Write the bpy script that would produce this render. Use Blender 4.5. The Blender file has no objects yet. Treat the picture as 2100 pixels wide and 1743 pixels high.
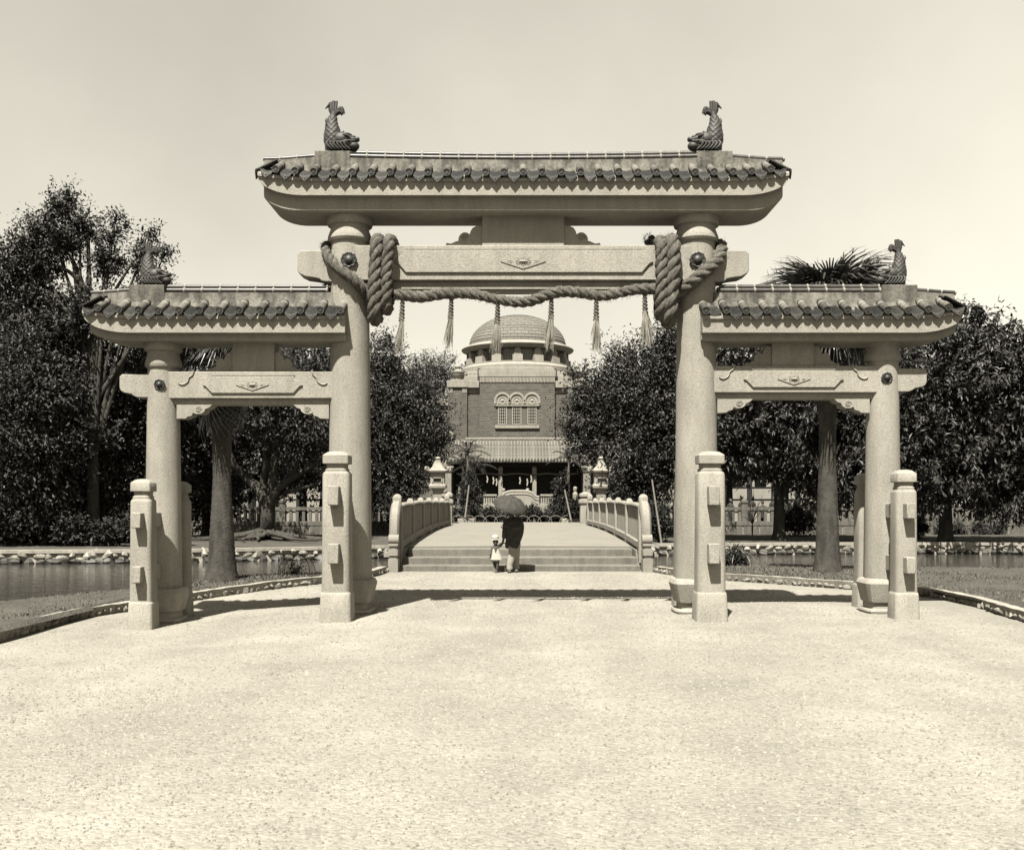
import bpy, math, random
import numpy as np
from mathutils import Vector, Matrix
random.seed(7)
RNG = np.random.default_rng(7)
R = math.radians
scene = bpy.context.scene
COL = scene.collection

# ------------------------------------------------------------------ camera
CAMX, EYE, F = -0.107, 1.6, 2100.0      # the picture is 2100 units wide in the measurements below
cam_d = bpy.data.cameras.new('camera'); cam = bpy.data.objects.new('camera', cam_d); COL.objects.link(cam)
cam.location = (CAMX, 0, EYE); cam.rotation_euler = (R(90), 0, 0)
cam_d.sensor_width = 36; cam_d.lens = 36.0; cam_d.sensor_fit = 'HORIZONTAL'
cam_d.shift_x = -8 / 2100; cam_d.shift_y = 162.5 / 2100
cam_d.clip_start = 0.1; cam_d.clip_end = 3000
scene.camera = cam

# ------------------------------------------------------------------ sky, sun, exposure
SKYOFF = 7.7
SUN_DIR = Vector((1.05, 3.5, -6.4)).normalized()
SUN_EL = math.asin(-SUN_DIR.z)
SUN_ROT = math.atan2(-SUN_DIR.x, -SUN_DIR.y)
world = bpy.data.worlds.new('World'); scene.world = world; world.use_nodes = True
wn = world.node_tree; wn.nodes.clear()
sky = wn.nodes.new('ShaderNodeTexSky'); sky.sky_type = 'NISHITA'; sky.sun_disc = False
sky.sun_elevation = SUN_EL; sky.sun_rotation = SUN_ROT; sky.dust_density = .2; sky.air_density = 1.5
bw = wn.nodes.new('ShaderNodeVectorMath'); bw.operation = 'DOT_PRODUCT'; bw.inputs[1].default_value = (.085, .215, .56)   # the plate saw mostly blue: toned black-and-white
tint = wn.nodes.new('ShaderNodeMix'); tint.data_type = 'RGBA'; tint.blend_type = 'MULTIPLY'; tint.inputs[0].default_value = 1
tint.inputs[7].default_value = (1.0, 0.952, 0.805, 1)
tc = wn.nodes.new('ShaderNodeTexCoord')
cn = wn.nodes.new('ShaderNodeTexNoise'); cn.inputs['Scale'].default_value = 1.5; cn.inputs['Detail'].default_value = 6; cn.inputs['Roughness'].default_value = .52
cr = wn.nodes.new('ShaderNodeMapRange'); cr.inputs[1].default_value = .3; cr.inputs[2].default_value = .7; cr.inputs[3].default_value = .80; cr.inputs[4].default_value = 1.16
mul = wn.nodes.new('ShaderNodeMath'); mul.operation = 'MULTIPLY'
bg = wn.nodes.new('ShaderNodeBackground'); bg.inputs[1].default_value = 0.054
wo = wn.nodes.new('ShaderNodeOutputWorld')
L = wn.links.new
L(sky.outputs[0], bw.inputs[0]); mpn = wn.nodes.new('ShaderNodeMapping'); mpn.inputs['Location'].default_value = (0, 0, SKYOFF); L(tc.outputs['Generated'], mpn.inputs['Vector']); L(mpn.outputs[0], cn.inputs['Vector']); L(cn.outputs[0], cr.inputs[0])
pw = wn.nodes.new('ShaderNodeMath'); pw.operation = 'POWER'; pw.inputs[1].default_value = .6      # the plate's shoulder evens the sky out
sc = wn.nodes.new('ShaderNodeMath'); sc.operation = 'MULTIPLY'; sc.inputs[1].default_value = 1.62
L(bw.outputs['Value'], pw.inputs[0]); L(pw.outputs[0], sc.inputs[0]); L(sc.outputs[0], mul.inputs[0]); L(cr.outputs[0], mul.inputs[1]); L(mul.outputs[0], tint.inputs[6])
L(tint.outputs[2], bg.inputs[0]); L(bg.outputs[0], wo.inputs[0])
sun_d = bpy.data.lights.new('sun', 'SUN'); sun_d.energy = 5.0; sun_d.angle = R(0.53); sun_d.color = (1, .968, .89)
sun_o = bpy.data.objects.new('sun', sun_d); COL.objects.link(sun_o)
sun_o.rotation_euler = SUN_DIR.to_track_quat('-Z', 'Y').to_euler(); sun_o.location = (-8, -30, 50)
vs = scene.view_settings; vs.view_transform = 'Standard'; vs.look = 'None'; vs.exposure = 2.05; vs.gamma = 1; vs.use_curve_mapping = False
scene.cycles.max_bounces = 6; scene.cycles.diffuse_bounces = 2; scene.cycles.use_denoising = True; scene.cycles.sample_clamp_indirect = 4

# ------------------------------------------------------------------ helpers
def at(px, py, Y):
    return Vector((CAMX + (px - 1058) * Y / F, Y, EYE + (1034 - py) * Y / F))
def X_(px, Y): return CAMX + (px - 1058) * Y / F
def Z_(py, Y): return EYE + (1034 - py) * Y / F
def sm(t):
    t = min(1, max(0, t)); return t * t * (3 - 2 * t)
def lerp(a, b, t): return a + (b - a) * t
def interp(x, pts):
    if x <= pts[0][0]: return pts[0][1]
    for (a, b), (c, d) in zip(pts, pts[1:]):
        if x <= c: return b + (d - b) * (x - a) / (c - a)
    return pts[-1][1]

WL = {}
def wl(o): return WL.get(o.name, Vector((0, 0, 0))) if o is not None else Vector((0, 0, 0))

def tag(o, label=None, cat=None, group=None, kind=None):
    if label: o['label'] = label
    if cat: o['category'] = cat
    if group: o['group'] = group
    if kind: o['kind'] = kind
    return o

def empty(name, loc, label=None, cat=None, group=None):
    o = bpy.data.objects.new(name, None); COL.objects.link(o); o.location = loc; o.empty_display_size = .2
    WL[o.name] = Vector(loc)
    return tag(o, label, cat, group)

def place(mesh, name, loc, parent=None, rot=(0, 0, 0), scale=(1, 1, 1)):
    """an object of shared mesh data at a world position"""
    o = bpy.data.objects.new(name, mesh); COL.objects.link(o)
    loc = Vector(loc)
    o.location = loc - wl(parent); o.rotation_euler = rot; o.scale = scale
    if parent is not None: o.parent = parent
    WL[o.name] = loc
    return o

def catmull(pts, n):
    P = [Vector(p) for p in pts]; P = [P[0] * 2 - P[1]] + P + [P[-1] * 2 - P[-2]]
    out = []
    for i in range(1, len(P) - 2):
        a, b, c, d = P[i - 1:i + 3]
        for k in range(n):
            t = k / n
            out.append(.5 * ((2 * b) + (c - a) * t + (2 * a - 5 * b + 4 * c - d) * t * t + (3 * b - a - 3 * c + d) * t ** 3))
    out.append(P[-2].copy()); return out

def frames(path):
    T = []
    for i in range(len(path)):
        a = path[max(0, i - 1)]; b = path[min(len(path) - 1, i + 1)]
        t = (Vector(b) - Vector(a)); T.append(t.normalized() if t.length > 1e-9 else Vector((0, 0, 1)))
    ref = Vector((0, 1, 0)) if abs(T[0].y) < .8 else Vector((1, 0, 0))
    n = (ref - T[0] * ref.dot(T[0])).normalized(); out = []
    for t in T:
        n = (n - t * n.dot(t)); n = n.normalized() if n.length > 1e-6 else t.orthogonal().normalized()
        out.append((t, n, t.cross(n)))
    return out

class MB:
    def __init__(s): s.v = []; s.f = []; s.m = []
    def add(s, verts, faces, mi=0):
        o = len(s.v); s.v += [tuple(p) for p in verts]
        s.f += [tuple(i + o for i in f) for f in faces]; s.m += [mi] * len(faces); return s
    def box(s, x0, x1, y0, y1, z0, z1, mi=0):
        return s.add([(x0, y0, z0), (x1, y0, z0), (x1, y1, z0), (x0, y1, z0), (x0, y0, z1), (x1, y0, z1), (x1, y1, z1), (x0, y1, z1)],
                     [(3, 2, 1, 0), (4, 5, 6, 7), (0, 1, 5, 4), (1, 2, 6, 5), (2, 3, 7, 6), (3, 0, 4, 7)], mi)
    def loft(s, rings, caps=True, mi=0, closed=True):
        n = len(rings[0]); v = [p for r in rings for p in r]; f = []
        for i in range(len(rings) - 1):
            for j in range(n if closed else n - 1):
                k = (j + 1) % n; f.append((i * n + j, i * n + k, (i + 1) * n + k, (i + 1) * n + j))
        if caps: f.append(tuple(range(n))[::-1]); f.append(tuple((len(rings) - 1) * n + j for j in range(n)))
        return s.add(v, f, mi)
    def tube(s, path, rad, n=8, mi=0, caps=True, flat=1.0):
        path = [Vector(p) for p in path]
        if not hasattr(rad, '__len__'): rad = [rad] * len(path)
        rings = []
        for p, r, (t, a, b) in zip(path, rad, frames(path)):
            rings.append([p + a * (r * math.cos(2 * math.pi * j / n)) + b * (r * flat * math.sin(2 * math.pi * j / n)) for j in range(n)])
        return s.loft(rings, caps, mi)
    def lathe(s, prof, c=(0, 0, 0), n=32, power=2.0, mi=0, caps=True, rot=0):
        rings = []
        for r, z in prof:
            ring = []
            for j in range(n):
                a = 2 * math.pi * j / n + rot
                ca, sa = math.cos(a), math.sin(a)
                k = (abs(math.cos(a - rot)) ** power + abs(math.sin(a - rot)) ** power) ** (-1 / power)
                ring.append((c[0] + r * k * ca, c[1] + r * k * sa, c[2] + z))
            rings.append(ring)
        return s.loft(rings, caps, mi)
    def prism_y(s, poly, y0, y1, mi=0):      # polygon in x,z extruded in y
        n = len(poly)
        return s.loft([[(x, y0, z) for x, z in poly], [(x, y1, z) for x, z in poly]], True, mi)
    def prism_x(s, poly, x0, x1, mi=0):      # polygon in y,z extruded in x
        return s.loft([[(x0, y, z) for y, z in poly], [(x1, y, z) for y, z in poly]], True, mi)
    def prism_z(s, poly, z0, z1, mi=0):
        return s.loft([[(x, y, z0) for x, y in poly], [(x, y, z1) for x, y in poly]], True, mi)
    def ball(s, c, r, n=12, m=8, mi=0):
        if not hasattr(r, '__len__'): r = (r, r, r)
        v = [(c[0], c[1], c[2] - r[2])]
        for i in range(1, m):
            ph = math.pi * i / m
            for j in range(n):
                a = 2 * math.pi * j / n
                v.append((c[0] + r[0] * math.sin(ph) * math.cos(a), c[1] + r[1] * math.sin(ph) * math.sin(a), c[2] - r[2] * math.cos(ph)))
        v.append((c[0], c[1], c[2] + r[2])); f = []
        for j in range(n): f.append((0, 1 + (j + 1) % n, 1 + j))
        for i in range(m - 2):
            for j in range(n):
                a = 1 + i * n + j; b = 1 + i * n + (j + 1) % n; f.append((a, b, b + n, a + n))
        last = len(v) - 1; o = 1 + (m - 2) * n
        for j in range(n): f.append((o + j, o + (j + 1) % n, last))
        return s.add(v, f, mi)
    def mesh(s, name, mats, smooth=35, fix=True, org=(0, 0, 0)):
        me = bpy.data.meshes.new(name)
        ox, oy, oz = org
        me.from_pydata([(x - ox, y - oy, z - oz) for x, y, z in s.v], [], s.f)
        for m in (mats if isinstance(mats, (list, tuple)) else [mats]): me.materials.append(m)
        if any(s.m): me.polygons.foreach_set('material_index', s.m)
        if fix:
            import bmesh
            bm = bmesh.new(); bm.from_mesh(me); bmesh.ops.recalc_face_normals(bm, faces=bm.faces); bm.to_mesh(me); bm.free()
        if smooth is not None:
            me.polygons.foreach_set('use_smooth', [True] * len(me.polygons))
            if smooth < 180: me.set_sharp_from_angle(angle=R(smooth))
        me.update(); return me
    def build(s, name, mats, parent=None, smooth=35, bevel=None, org=None, fix=True, remesh=None):
        """verts are world coordinates; the object's origin is org (default the parent's place)"""
        if org is None: org = wl(parent)
        o = place(s.mesh(name, mats, smooth, fix, org), name, org, parent)
        if remesh:
            md = o.modifiers.new('skin', 'REMESH'); md.mode = 'VOXEL'; md.voxel_size = remesh; md.use_smooth_shade = True
            m2 = o.modifiers.new('relax', 'SMOOTH'); m2.iterations = 3; m2.factor = .5
        if bevel:
            md = o.modifiers.new('edge', 'BEVEL'); md.width = bevel; md.segments = 2; md.limit_method = 'ANGLE'; md.angle_limit = R(40); md.harden_normals = False
        return o

def np_mesh(name, V, Fq, mat, smooth=False):
    """V (n,3), Fq (m,k) numpy to mesh"""
    me = bpy.data.meshes.new(name)
    V = np.asarray(V, dtype=np.float32); Fq = np.asarray(Fq, dtype=np.int32); k = Fq.shape[1]
    me.vertices.add(len(V)); me.vertices.foreach_set('co', V.ravel())
    me.loops.add(Fq.size); me.loops.foreach_set('vertex_index', Fq.ravel())
    me.polygons.add(len(Fq)); me.polygons.foreach_set('loop_start', np.arange(0, Fq.size, k, dtype=np.int32))
    me.polygons.foreach_set('use_smooth', np.full(len(Fq), smooth))
    me.materials.append(mat); me.update(calc_edges=True); me.validate(); return me

# ------------------------------------------------------------------ materials (toned greys)
def tone(v, k=1.0):
    return (v, v * (1 - .066 * k), v * (1 - .205 * k), 1)
ALB = .295      # base colours scaled down against a raised exposure, so shade comes out deeper
def mk(name, v, rough=.85, var=.2, scale=2.5, bump=0.0, bscale=60, spec=.25, speck=0.0, sscale=90, isl=0.0, obj=0.0, metal=0.0, stain=0.0, trans=0.0, k=1.0, bdist=.01):
    v = v * ALB; m = bpy.data.materials.new(name); m.use_nodes = True; nt = m.node_tree; b = nt.nodes['Principled BSDF']
    ln = nt.links.new
    co = nt.nodes.new('ShaderNodeTexCoord')
    no = nt.nodes.new('ShaderNodeTexNoise'); no.inputs['Scale'].default_value = scale; no.inputs['Detail'].default_value = 6; no.inputs['Roughness'].default_value = .6
    ln(co.outputs['Object'], no.inputs['Vector'])
    mr = nt.nodes.new('ShaderNodeMapRange'); mr.inputs[1].default_value = .28; mr.inputs[2].default_value = .72
    mr.inputs[3].default_value = 1 - var; mr.inputs[4].default_value = 1 + var; ln(no.outputs[0], mr.inputs[0])
    val = mr.outputs[0]
    def mult(a, bsock):
        q = nt.nodes.new('ShaderNodeMath'); q.operation = 'MULTIPLY'; ln(a, q.inputs[0]); ln(bsock, q.inputs[1]); return q.outputs[0]
    if speck:
        n2 = nt.nodes.new('ShaderNodeTexNoise'); n2.inputs['Scale'].default_value = sscale; n2.inputs['Detail'].default_value = 2
        ln(co.outputs['Object'], n2.inputs['Vector'])
        r2 = nt.nodes.new('ShaderNodeMapRange'); r2.inputs[1].default_value = .38; r2.inputs[2].default_value = .55; r2.inputs[3].default_value = 1 - speck; r2.inputs[4].default_value = 1.04
        ln(n2.outputs[0], r2.inputs[0]); val = mult(val, r2.outputs[0])
    if stain:                                   # rain streaks: noise stretched in z
        mp = nt.nodes.new('ShaderNodeMapping'); mp.inputs['Scale'].default_value = (5, 5, .9); ln(co.outputs['Object'], mp.inputs['Vector'])
        n3 = nt.nodes.new('ShaderNodeTexNoise'); n3.inputs['Scale'].default_value = 1.6; n3.inputs['Detail'].default_value = 5; ln(mp.outputs[0], n3.inputs['Vector'])
        r3 = nt.nodes.new('ShaderNodeMapRange'); r3.inputs[1].default_value = .42; r3.inputs[2].default_value = .66; r3.inputs[3].default_value = 1; r3.inputs[4].default_value = 1 - stain
        ln(n3.outputs[0], r3.inputs[0]); val = mult(val, r3.outputs[0])
    if isl:
        g = nt.nodes.new('ShaderNodeNewGeometry'); r4 = nt.nodes.new('ShaderNodeMapRange'); r4.inputs[3].default_value = 1 - isl; r4.inputs[4].default_value = 1 + isl
        ln(g.outputs['Random Per Island'], r4.inputs[0]); val = mult(val, r4.outputs[0])
    if obj:
        oi = nt.nodes.new('ShaderNodeObjectInfo'); r5 = nt.nodes.new('ShaderNodeMapRange'); r5.inputs[3].default_value = 1 - obj; r5.inputs[4].default_value = 1 + obj
        ln(oi.outputs['Random'], r5.inputs[0]); val = mult(val, r5.outputs[0])
    mx = nt.nodes.new('ShaderNodeVectorMath'); mx.operation = 'SCALE'; mx.inputs[0].default_value = tone(v, k)[:3]
    ln(val, mx.inputs['Scale']); ln(mx.outputs[0], b.inputs['Base Color'])
    b.inputs['Roughness'].default_value = rough; b.inputs['Specular IOR Level'].default_value = spec; b.inputs['Metallic'].default_value = metal
    if bump:
        n6 = nt.nodes.new('ShaderNodeTexNoise'); n6.inputs['Scale'].default_value = bscale; n6.inputs['Detail'].default_value = 4; ln(co.outputs['Object'], n6.inputs['Vector'])
        bp = nt.nodes.new('ShaderNodeBump'); bp.inputs['Strength'].default_value = bump; bp.inputs['Distance'].default_value = bdist
        ln(n6.outputs[0], bp.inputs['Height']); ln(bp.outputs[0], b.inputs['Normal'])
    if trans:
        tr = nt.nodes.new('ShaderNodeBsdfTranslucent'); ln(mx.outputs[0], tr.inputs['Color'])
        ms = nt.nodes.new('ShaderNodeMixShader'); ms.inputs[0].default_value = trans
        ln(b.outputs[0], ms.inputs[1]); ln(tr.outputs[0], ms.inputs[2]); ln(ms.outputs[0], nt.nodes['Material Output'].inputs[0])
    return m

M = {}
M['granite'] = mk('granite', .60, .9, .14, 1.1, .6, 55, .2, .26, 70, stain=.12)
M['granite_base'] = mk('granite_base', .66, .9, .2, 1.8, .6, 55, .2, .26, 70, stain=.12)  # paler granite: light bounced up from the gravel is put into the colour
M['granite_bridge'] = mk('granite_bridge', .52, .9, .14, 2.0, .5, 60, .2, .25, 50, stain=.12)
M['deck'] = mk('deck', .40, .95, .10, 1.0, .5, 90, .15, .25, 60)
M['step_stone'] = mk('step_stone', .34, .95, .14, 1.3, .5, 70, .15, .25, 55, stain=.2)
M['plaster'] = mk('plaster', .30, .95, .35, 5, .4, 30, .15, .25, 25, stain=.6)
M['mortar'] = mk('mortar', .55, .95, .2, 14, .3, 60, .1)
M['glaze'] = mk('glaze', .09, .42, .4, 9, .2, 25, .35, obj=.35)
M['glaze_dull'] = mk('glaze_dull', .17, .7, .5, 12, .3, 40, .25, obj=.55)
M['drip'] = mk('drip', .06, .6, .5, 14, .3, 60, .3, obj=.6)
M['capdark'] = mk('capdark', .05, .5, .3, 20, .3, 60, .4)
M['fish'] = mk('fish', .07, .6, .35, 14, .25, 60, .3)
M['bronze'] = mk('bronze', .06, .55, .3, 20, .2, 60, .35)
M['rope'] = mk('rope', .30, .95, .35, 12, 1.0, 130, .1, .5, 80, bdist=.02)
M['straw'] = mk('straw', .50, .9, .2, 9, 0, 60, .1, isl=.45)
M['brick'] = mk('brick', .26, .9, .16, 1.2, .2, 50, .15, obj=.16, isl=.16, stain=.1)  # lightened: the paling of distance haze is put into the colour
M['brick_joint'] = mk('brick_joint', .20, .95, .1, 3)
M['bstone'] = mk('bstone', .54, .9, .12, 1.2, .2, 30, .15, stain=.18)
M['dome'] = mk('dome', .30, .8, .2, 1.2, .2, 20, .2, obj=.09, isl=.06, stain=.2)
M['rooftile'] = mk('rooftile', .33, .7, .25, 3, .2, 30, .3, obj=.16, stain=.25)
M['whitepaint'] = mk('whitepaint', .68, .7, .08, 2)
M['glass'] = mk('glass', .02, .08, .1, 2, spec=.6)
M['darkwood'] = mk('darkwood', .035, .7, .3, 4)
M['leaf'] = mk('leaf', .060, .55, .3, .5, spec=.3, isl=.55, trans=.13)
M['leaf_dark'] = mk('leaf_dark', .050, .6, .3, .5, spec=.25, isl=.55, trans=.1)
M['leaf_pale'] = mk('leaf_pale', .085, .5, .3, .5, spec=.4, isl=.5, trans=.2)
M['palm'] = mk('palm', .075, .4, .25, 2, spec=.5, isl=.4, trans=.15)
M['bark'] = mk('bark', .12, .95, .35, 5, .9, 22, .1, stain=.3, bdist=.03)
M['palmbark'] = mk('palmbark', .13, .95, .35, 6, .9, 30, .1, stain=.35, bdist=.02)
M['grass'] = mk('grass', .20, .9, .25, .7, isl=.6, spec=.15)
M['lawn'] = mk('lawn', .17, .95, .3, 1.1, .9, 45, .1, .45, 30, bdist=.03)
M['fence'] = mk('fence', .27, .95, .2, 1.5, .4, 30, .15, .2, 30, stain=.3)
M['soil'] = mk('soil', .10, .95, .3, 1.5, .6, 20, .1)
M['rock'] = mk('rock', .46, .95, .25, 5, .6, 22, .15, .3, 30, obj=.3)
M['rockwall'] = mk('rockwall', .62, .95, .3, 3, .6, 14, .15, .35, 12, obj=.16, stain=.2)
M['darkrock'] = mk('darkrock', .10, .6, .3, 4, .5, 14, .3, obj=.4)  # darker, smoother rock for the row at the waterline
M['coping'] = mk('coping', .62, .95, .2, 2, .3, 30, .1, .25, 30, stain=.2)
M['bamboo'] = mk('bamboo', .42, .6, .2, 5)
M['cane'] = mk('cane', .10, .7, .2, 5)
M['skin'] = mk('skin', .12, .6, .1, 3, k=1.1)
M['coat'] = mk('coat', .105, .9, .4, 7, .5, 40, .1)
M['trouser'] = mk('trouser', .60, .9, .15, 6, .4, 30, .1)
M['smock'] = mk('smock', .72, .9, .06, 5, .2, 30, .1)
M['hat'] = mk('hat', .74, .8, .05, 6)
M['hatband'] = mk('hatband', .2, .8, .05, 6)
M['umbrella'] = mk('umbrella', .085, .8, .3, 8, .2, 60, .15)
M['shoe'] = mk('shoe', .16, .7, .2, 8)
M['pale_wall'] = mk('pale_wall', .55, .9, .1, 1.0, stain=.15)
M['cloth_bg'] = mk('cloth_bg', .05, .9, .2, 4)

def gravel_mat():
    m = bpy.data.materials.new('gravel'); m.use_nodes = True; nt = m.node_tree; b = nt.nodes['Principled BSDF']; ln = nt.links.new
    co = nt.nodes.new('ShaderNodeTexCoord')
    vo = nt.nodes.new('ShaderNodeTexVoronoi'); vo.inputs['Scale'].default_value = 34; ln(co.outputs['Object'], vo.inputs['Vector'])
    no = nt.nodes.new('ShaderNodeTexNoise'); no.inputs['Scale'].default_value = .7; no.inputs['Detail'].default_value = 8; no.inputs['Roughness'].default_value = .7; ln(co.outputs['Object'], no.inputs['Vector'])
    r1 = nt.nodes.new('ShaderNodeMapRange'); r1.inputs[1].default_value = .3; r1.inputs[2].default_value = .7; r1.inputs[3].default_value = .76; r1.inputs[4].default_value = 1.10; ln(no.outputs[0], r1.inputs[0])
    r2 = nt.nodes.new('ShaderNodeMapRange'); r2.inputs[3].default_value = .78; r2.inputs[4].default_value = 1.1; ln(vo.outputs['Color'], r2.inputs[0])
    mp = nt.nodes.new('ShaderNodeMapping'); mp.inputs['Scale'].default_value = (.9, .16, 1); mp.inputs['Rotation'].default_value = (0, 0, .2); ln(co.outputs['Object'], mp.inputs['Vector'])
    n2 = nt.nodes.new('ShaderNodeTexNoise'); n2.inputs['Scale'].default_value = 1.0; n2.inputs['Detail'].default_value = 5; ln(mp.outputs[0], n2.inputs['Vector'])
    r3 = nt.nodes.new('ShaderNodeMapRange'); r3.inputs[1].default_value = .35; r3.inputs[2].default_value = .65; r3.inputs[3].default_value = .86; r3.inputs[4].default_value = 1.06; ln(n2.outputs[0], r3.inputs[0])
    q0 = nt.nodes.new('ShaderNodeMath'); q0.operation = 'MULTIPLY'; ln(r1.outputs[0], q0.inputs[0]); ln(r3.outputs[0], q0.inputs[1])
    q = nt.nodes.new('ShaderNodeMath'); q.operation = 'MULTIPLY'; ln(q0.outputs[0], q.inputs[0]); ln(r2.outputs[0], q.inputs[1])
    mx = nt.nodes.new('ShaderNodeVectorMath'); mx.operation = 'SCALE'; mx.inputs[0].default_value = tone(.162)[:3]; ln(q.outputs[0], mx.inputs['Scale']); ln(mx.outputs[0], b.inputs['Base Color'])
    b.inputs['Roughness'].default_value = .95; b.inputs['Specular IOR Level'].default_value = .1
    bp = nt.nodes.new('ShaderNodeBump'); bp.inputs['Strength'].default_value = .55; bp.inputs['Distance'].default_value = .015; bp.invert = True
    ln(vo.outputs['Distance'], bp.inputs['Height']); ln(bp.outputs[0], b.inputs['Normal'])
    return m
M['gravel'] = gravel_mat()
M['pebble'] = mk('pebble', .43, .95, .1, 3, isl=.34, spec=.1)

def water_mat():
    m = bpy.data.materials.new('water'); m.use_nodes = True; nt = m.node_tree; b = nt.nodes['Principled BSDF']; ln = nt.links.new
    b.inputs['Base Color'].default_value = tone(.03); b.inputs['Roughness'].default_value = .05; b.inputs['IOR'].default_value = 1.33; b.inputs['Specular IOR Level'].default_value = .6
    co = nt.nodes.new('ShaderNodeTexCoord'); mp = nt.nodes.new('ShaderNodeMapping'); mp.inputs['Scale'].default_value = (1.2, 4, 1); ln(co.outputs['Object'], mp.inputs['Vector'])
    no = nt.nodes.new('ShaderNodeTexNoise'); no.inputs['Scale'].default_value = 1.5; no.inputs['Detail'].default_value = 3; ln(mp.outputs[0], no.inputs['Vector'])
    bp = nt.nodes.new('ShaderNodeBump'); bp.inputs['Strength'].default_value = .25; bp.inputs['Distance'].default_value = .05; ln(no.outputs[0], bp.inputs['Height']); ln(bp.outputs[0], b.inputs['Normal'])
    return m
M['water'] = water_mat()

# ================================================================== THE SETTING
def gz(x, y):       # forecourt: falls a little towards the west pillar
    return -0.14 * sm((-x - 2.2) / 3.0) * (1 - sm((y - 17) / 4.0)) * sm((y - 8) / 5.0) - .02 * sm((14.9 - y) / 1.5)

KL = [(-6.75, -20), (-6.75, 13), (-6.76, 14.5), (-6.74, 15.6), (-6.37, 16.9), (-5.8, 18.3), (-4.92, 19.6), (-4.0, 20.8), (-3.35, 22.4), (-3.2, 24.1)]
KR = [(6.85, -20), (6.85, 13), (6.95, 14.7), (7.12, 16.0), (7.0, 17.9), (6.2, 19.2), (5.2, 20.5), (4.2, 21.7), (3.5, 23.0), (3.22, 24.2)]
PL = [(-400, 8), (-40, 11), (-20, 13.2), (-12, 15.6), (-8.7, 17.5), (-7.6, 18.6), (-6.5, 20.3), (-5.9, 21.2), (-4.4, 22.6), (-3.3, 24.0), (-2.9, 25.0)]
PR = [(2.9, 25.2), (3.3, 24.7), (4.5, 25.3), (6, 25.5), (8.5, 25.1), (10.5, 24.4), (14, 23.7), (40, 23.0), (400, 22)]
BANK = [(-400, 33), (-24, 34.8), (-12, 36.3), (-4, 40.0), (4, 41.0), (10, 42.2), (16, 43.0), (20, 42.6), (30, 39), (60, 35), (400, 33)]
WATER_Z = -.46

m = MB(); m.add([(-900, -60, -1.25), (900, -60, -1.25), (900, 1500, -1.25), (-900, 1500, -1.25)], [(0, 1, 2, 3)])
tag(m.build('ground', M['soil'], smooth=None, fix=False), 'dark earth under the pond and lawns', 'ground', kind='structure')
m = MB(); m.add([(-420, 5, WATER_Z), (420, 5, WATER_Z), (420, 46, WATER_Z), (-420, 46, WATER_Z)], [(0, 1, 2, 3)])
tag(m.build('pond_water', M['water'], smooth=None, fix=False), 'still dark pond water under the bridge', 'water', kind='structure')

# gravel forecourt
def kerb_y(x):
    pts = KL[4:] if x < 0 else KR[4:]
    pts = sorted(pts)
    return interp(x, pts)
xs = sorted(set([-6.7 + .3 * i for i in range(46) if abs(-6.7 + .3 * i) < 6.9] + [-6.75, -6.6, -6.37, -6.1, -5.8, -5.4, -4.92, -4.5, -4.0, -3.6, -3.35, -3.2, -3.0, -2, -1, 0, 1, 2, 3.0, 3.22, 3.5, 3.85, 4.2, 4.7, 5.2, 5.7, 6.2, 6.6, 6.85, 7.0, 7.1]))
m = MB(); rows = 70; grid = []
for x in xs:
    top = 25.3 if abs(x) < 3.19 else kerb_y(x)
    if x < -6.7: top = 15.6
    if x > 7.05: top = 16.6
    lo = -20 if x < 6.9 else (14.7 if x < 7.05 else 15.6)
    grid.append([(x, lerp(lo, top, (j / rows) ** .7), 0) for j in range(rows + 1)])
vv = [(x, y, gz(x, y)) for col in grid for (x, y, _) in col]; ff = []
for i in range(len(xs) - 1):
    for j in range(rows):
        a = i * (rows + 1) + j; ff.append((a, a + rows + 1, a + rows + 2, a + 1))
m.add(vv, ff); tag(m.build('gravel_forecourt', M['gravel'], smooth=180, fix=False), 'pale raked gravel forecourt in front of the bridge', 'gravel', kind='structure')

# loose pebbles over the gravel (nobody could count them)
def pebbles():
    pts = []
    for (y0, y1, n) in ((4.4, 6.5, 12000), (6.5, 9, 12000), (9, 12.5, 10000), (12.5, 17, 8000), (17, 24, 6000)):
        k = int(n)
        y = RNG.uniform(y0, y1, k); hw = np.minimum(6.6, .54 * y + .4); x = RNG.uniform(-1, 1, k) * hw
        s = RNG.uniform(.004, .014, k) * (1 + (y0 - 4.4) * .05)
        pts.append(np.stack([x, y, s], 1))
    P = np.concatenate(pts)
    keep = (P[:, 1] < 15) | (np.abs(P[:, 0]) < 3.0 + np.clip(24 - P[:, 1], 0, 9) * .38); P = P[keep]
    n = len(P)
    base = np.array([(1, 0, 0), (0, 1, 0), (-1, 0, 0), (0, -1, 0), (0, 0, .75), (0, 0, -.5)], float)
    fc = np.array([(0, 1, 4), (1, 2, 4), (2, 3, 4), (3, 0, 4)])
    a = RNG.uniform(0, 6.28, n); ca, sa = np.cos(a), np.sin(a)
    st = RNG.uniform(.7, 1.5, (n, 1)); B = base[None] * P[:, 2][:, None, None]
    bx = B[:, :, 0] * st; by = B[:, :, 1] / st
    V = np.stack([bx * ca[:, None] - by * sa[:, None] + P[:, 0][:, None], bx * sa[:, None] + by * ca[:, None] + P[:, 1][:, None], B[:, :, 2]], 2)
    gzv = np.array([gz(x, y) for x, y in P[:, :2]]); V[:, :, 2] += gzv[:, None]
    Fc = fc[None] + (np.arange(n) * 6)[:, None, None]
    o = place(np_mesh('gravel_stones', V.reshape(-1, 3), Fc.reshape(-1, 3), M['pebble']), 'gravel_stones', (0, 0, 0))
    tag(o, 'loose pale pebbles strewn over the forecourt', 'gravel', kind='stuff')
pebbles()

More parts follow.
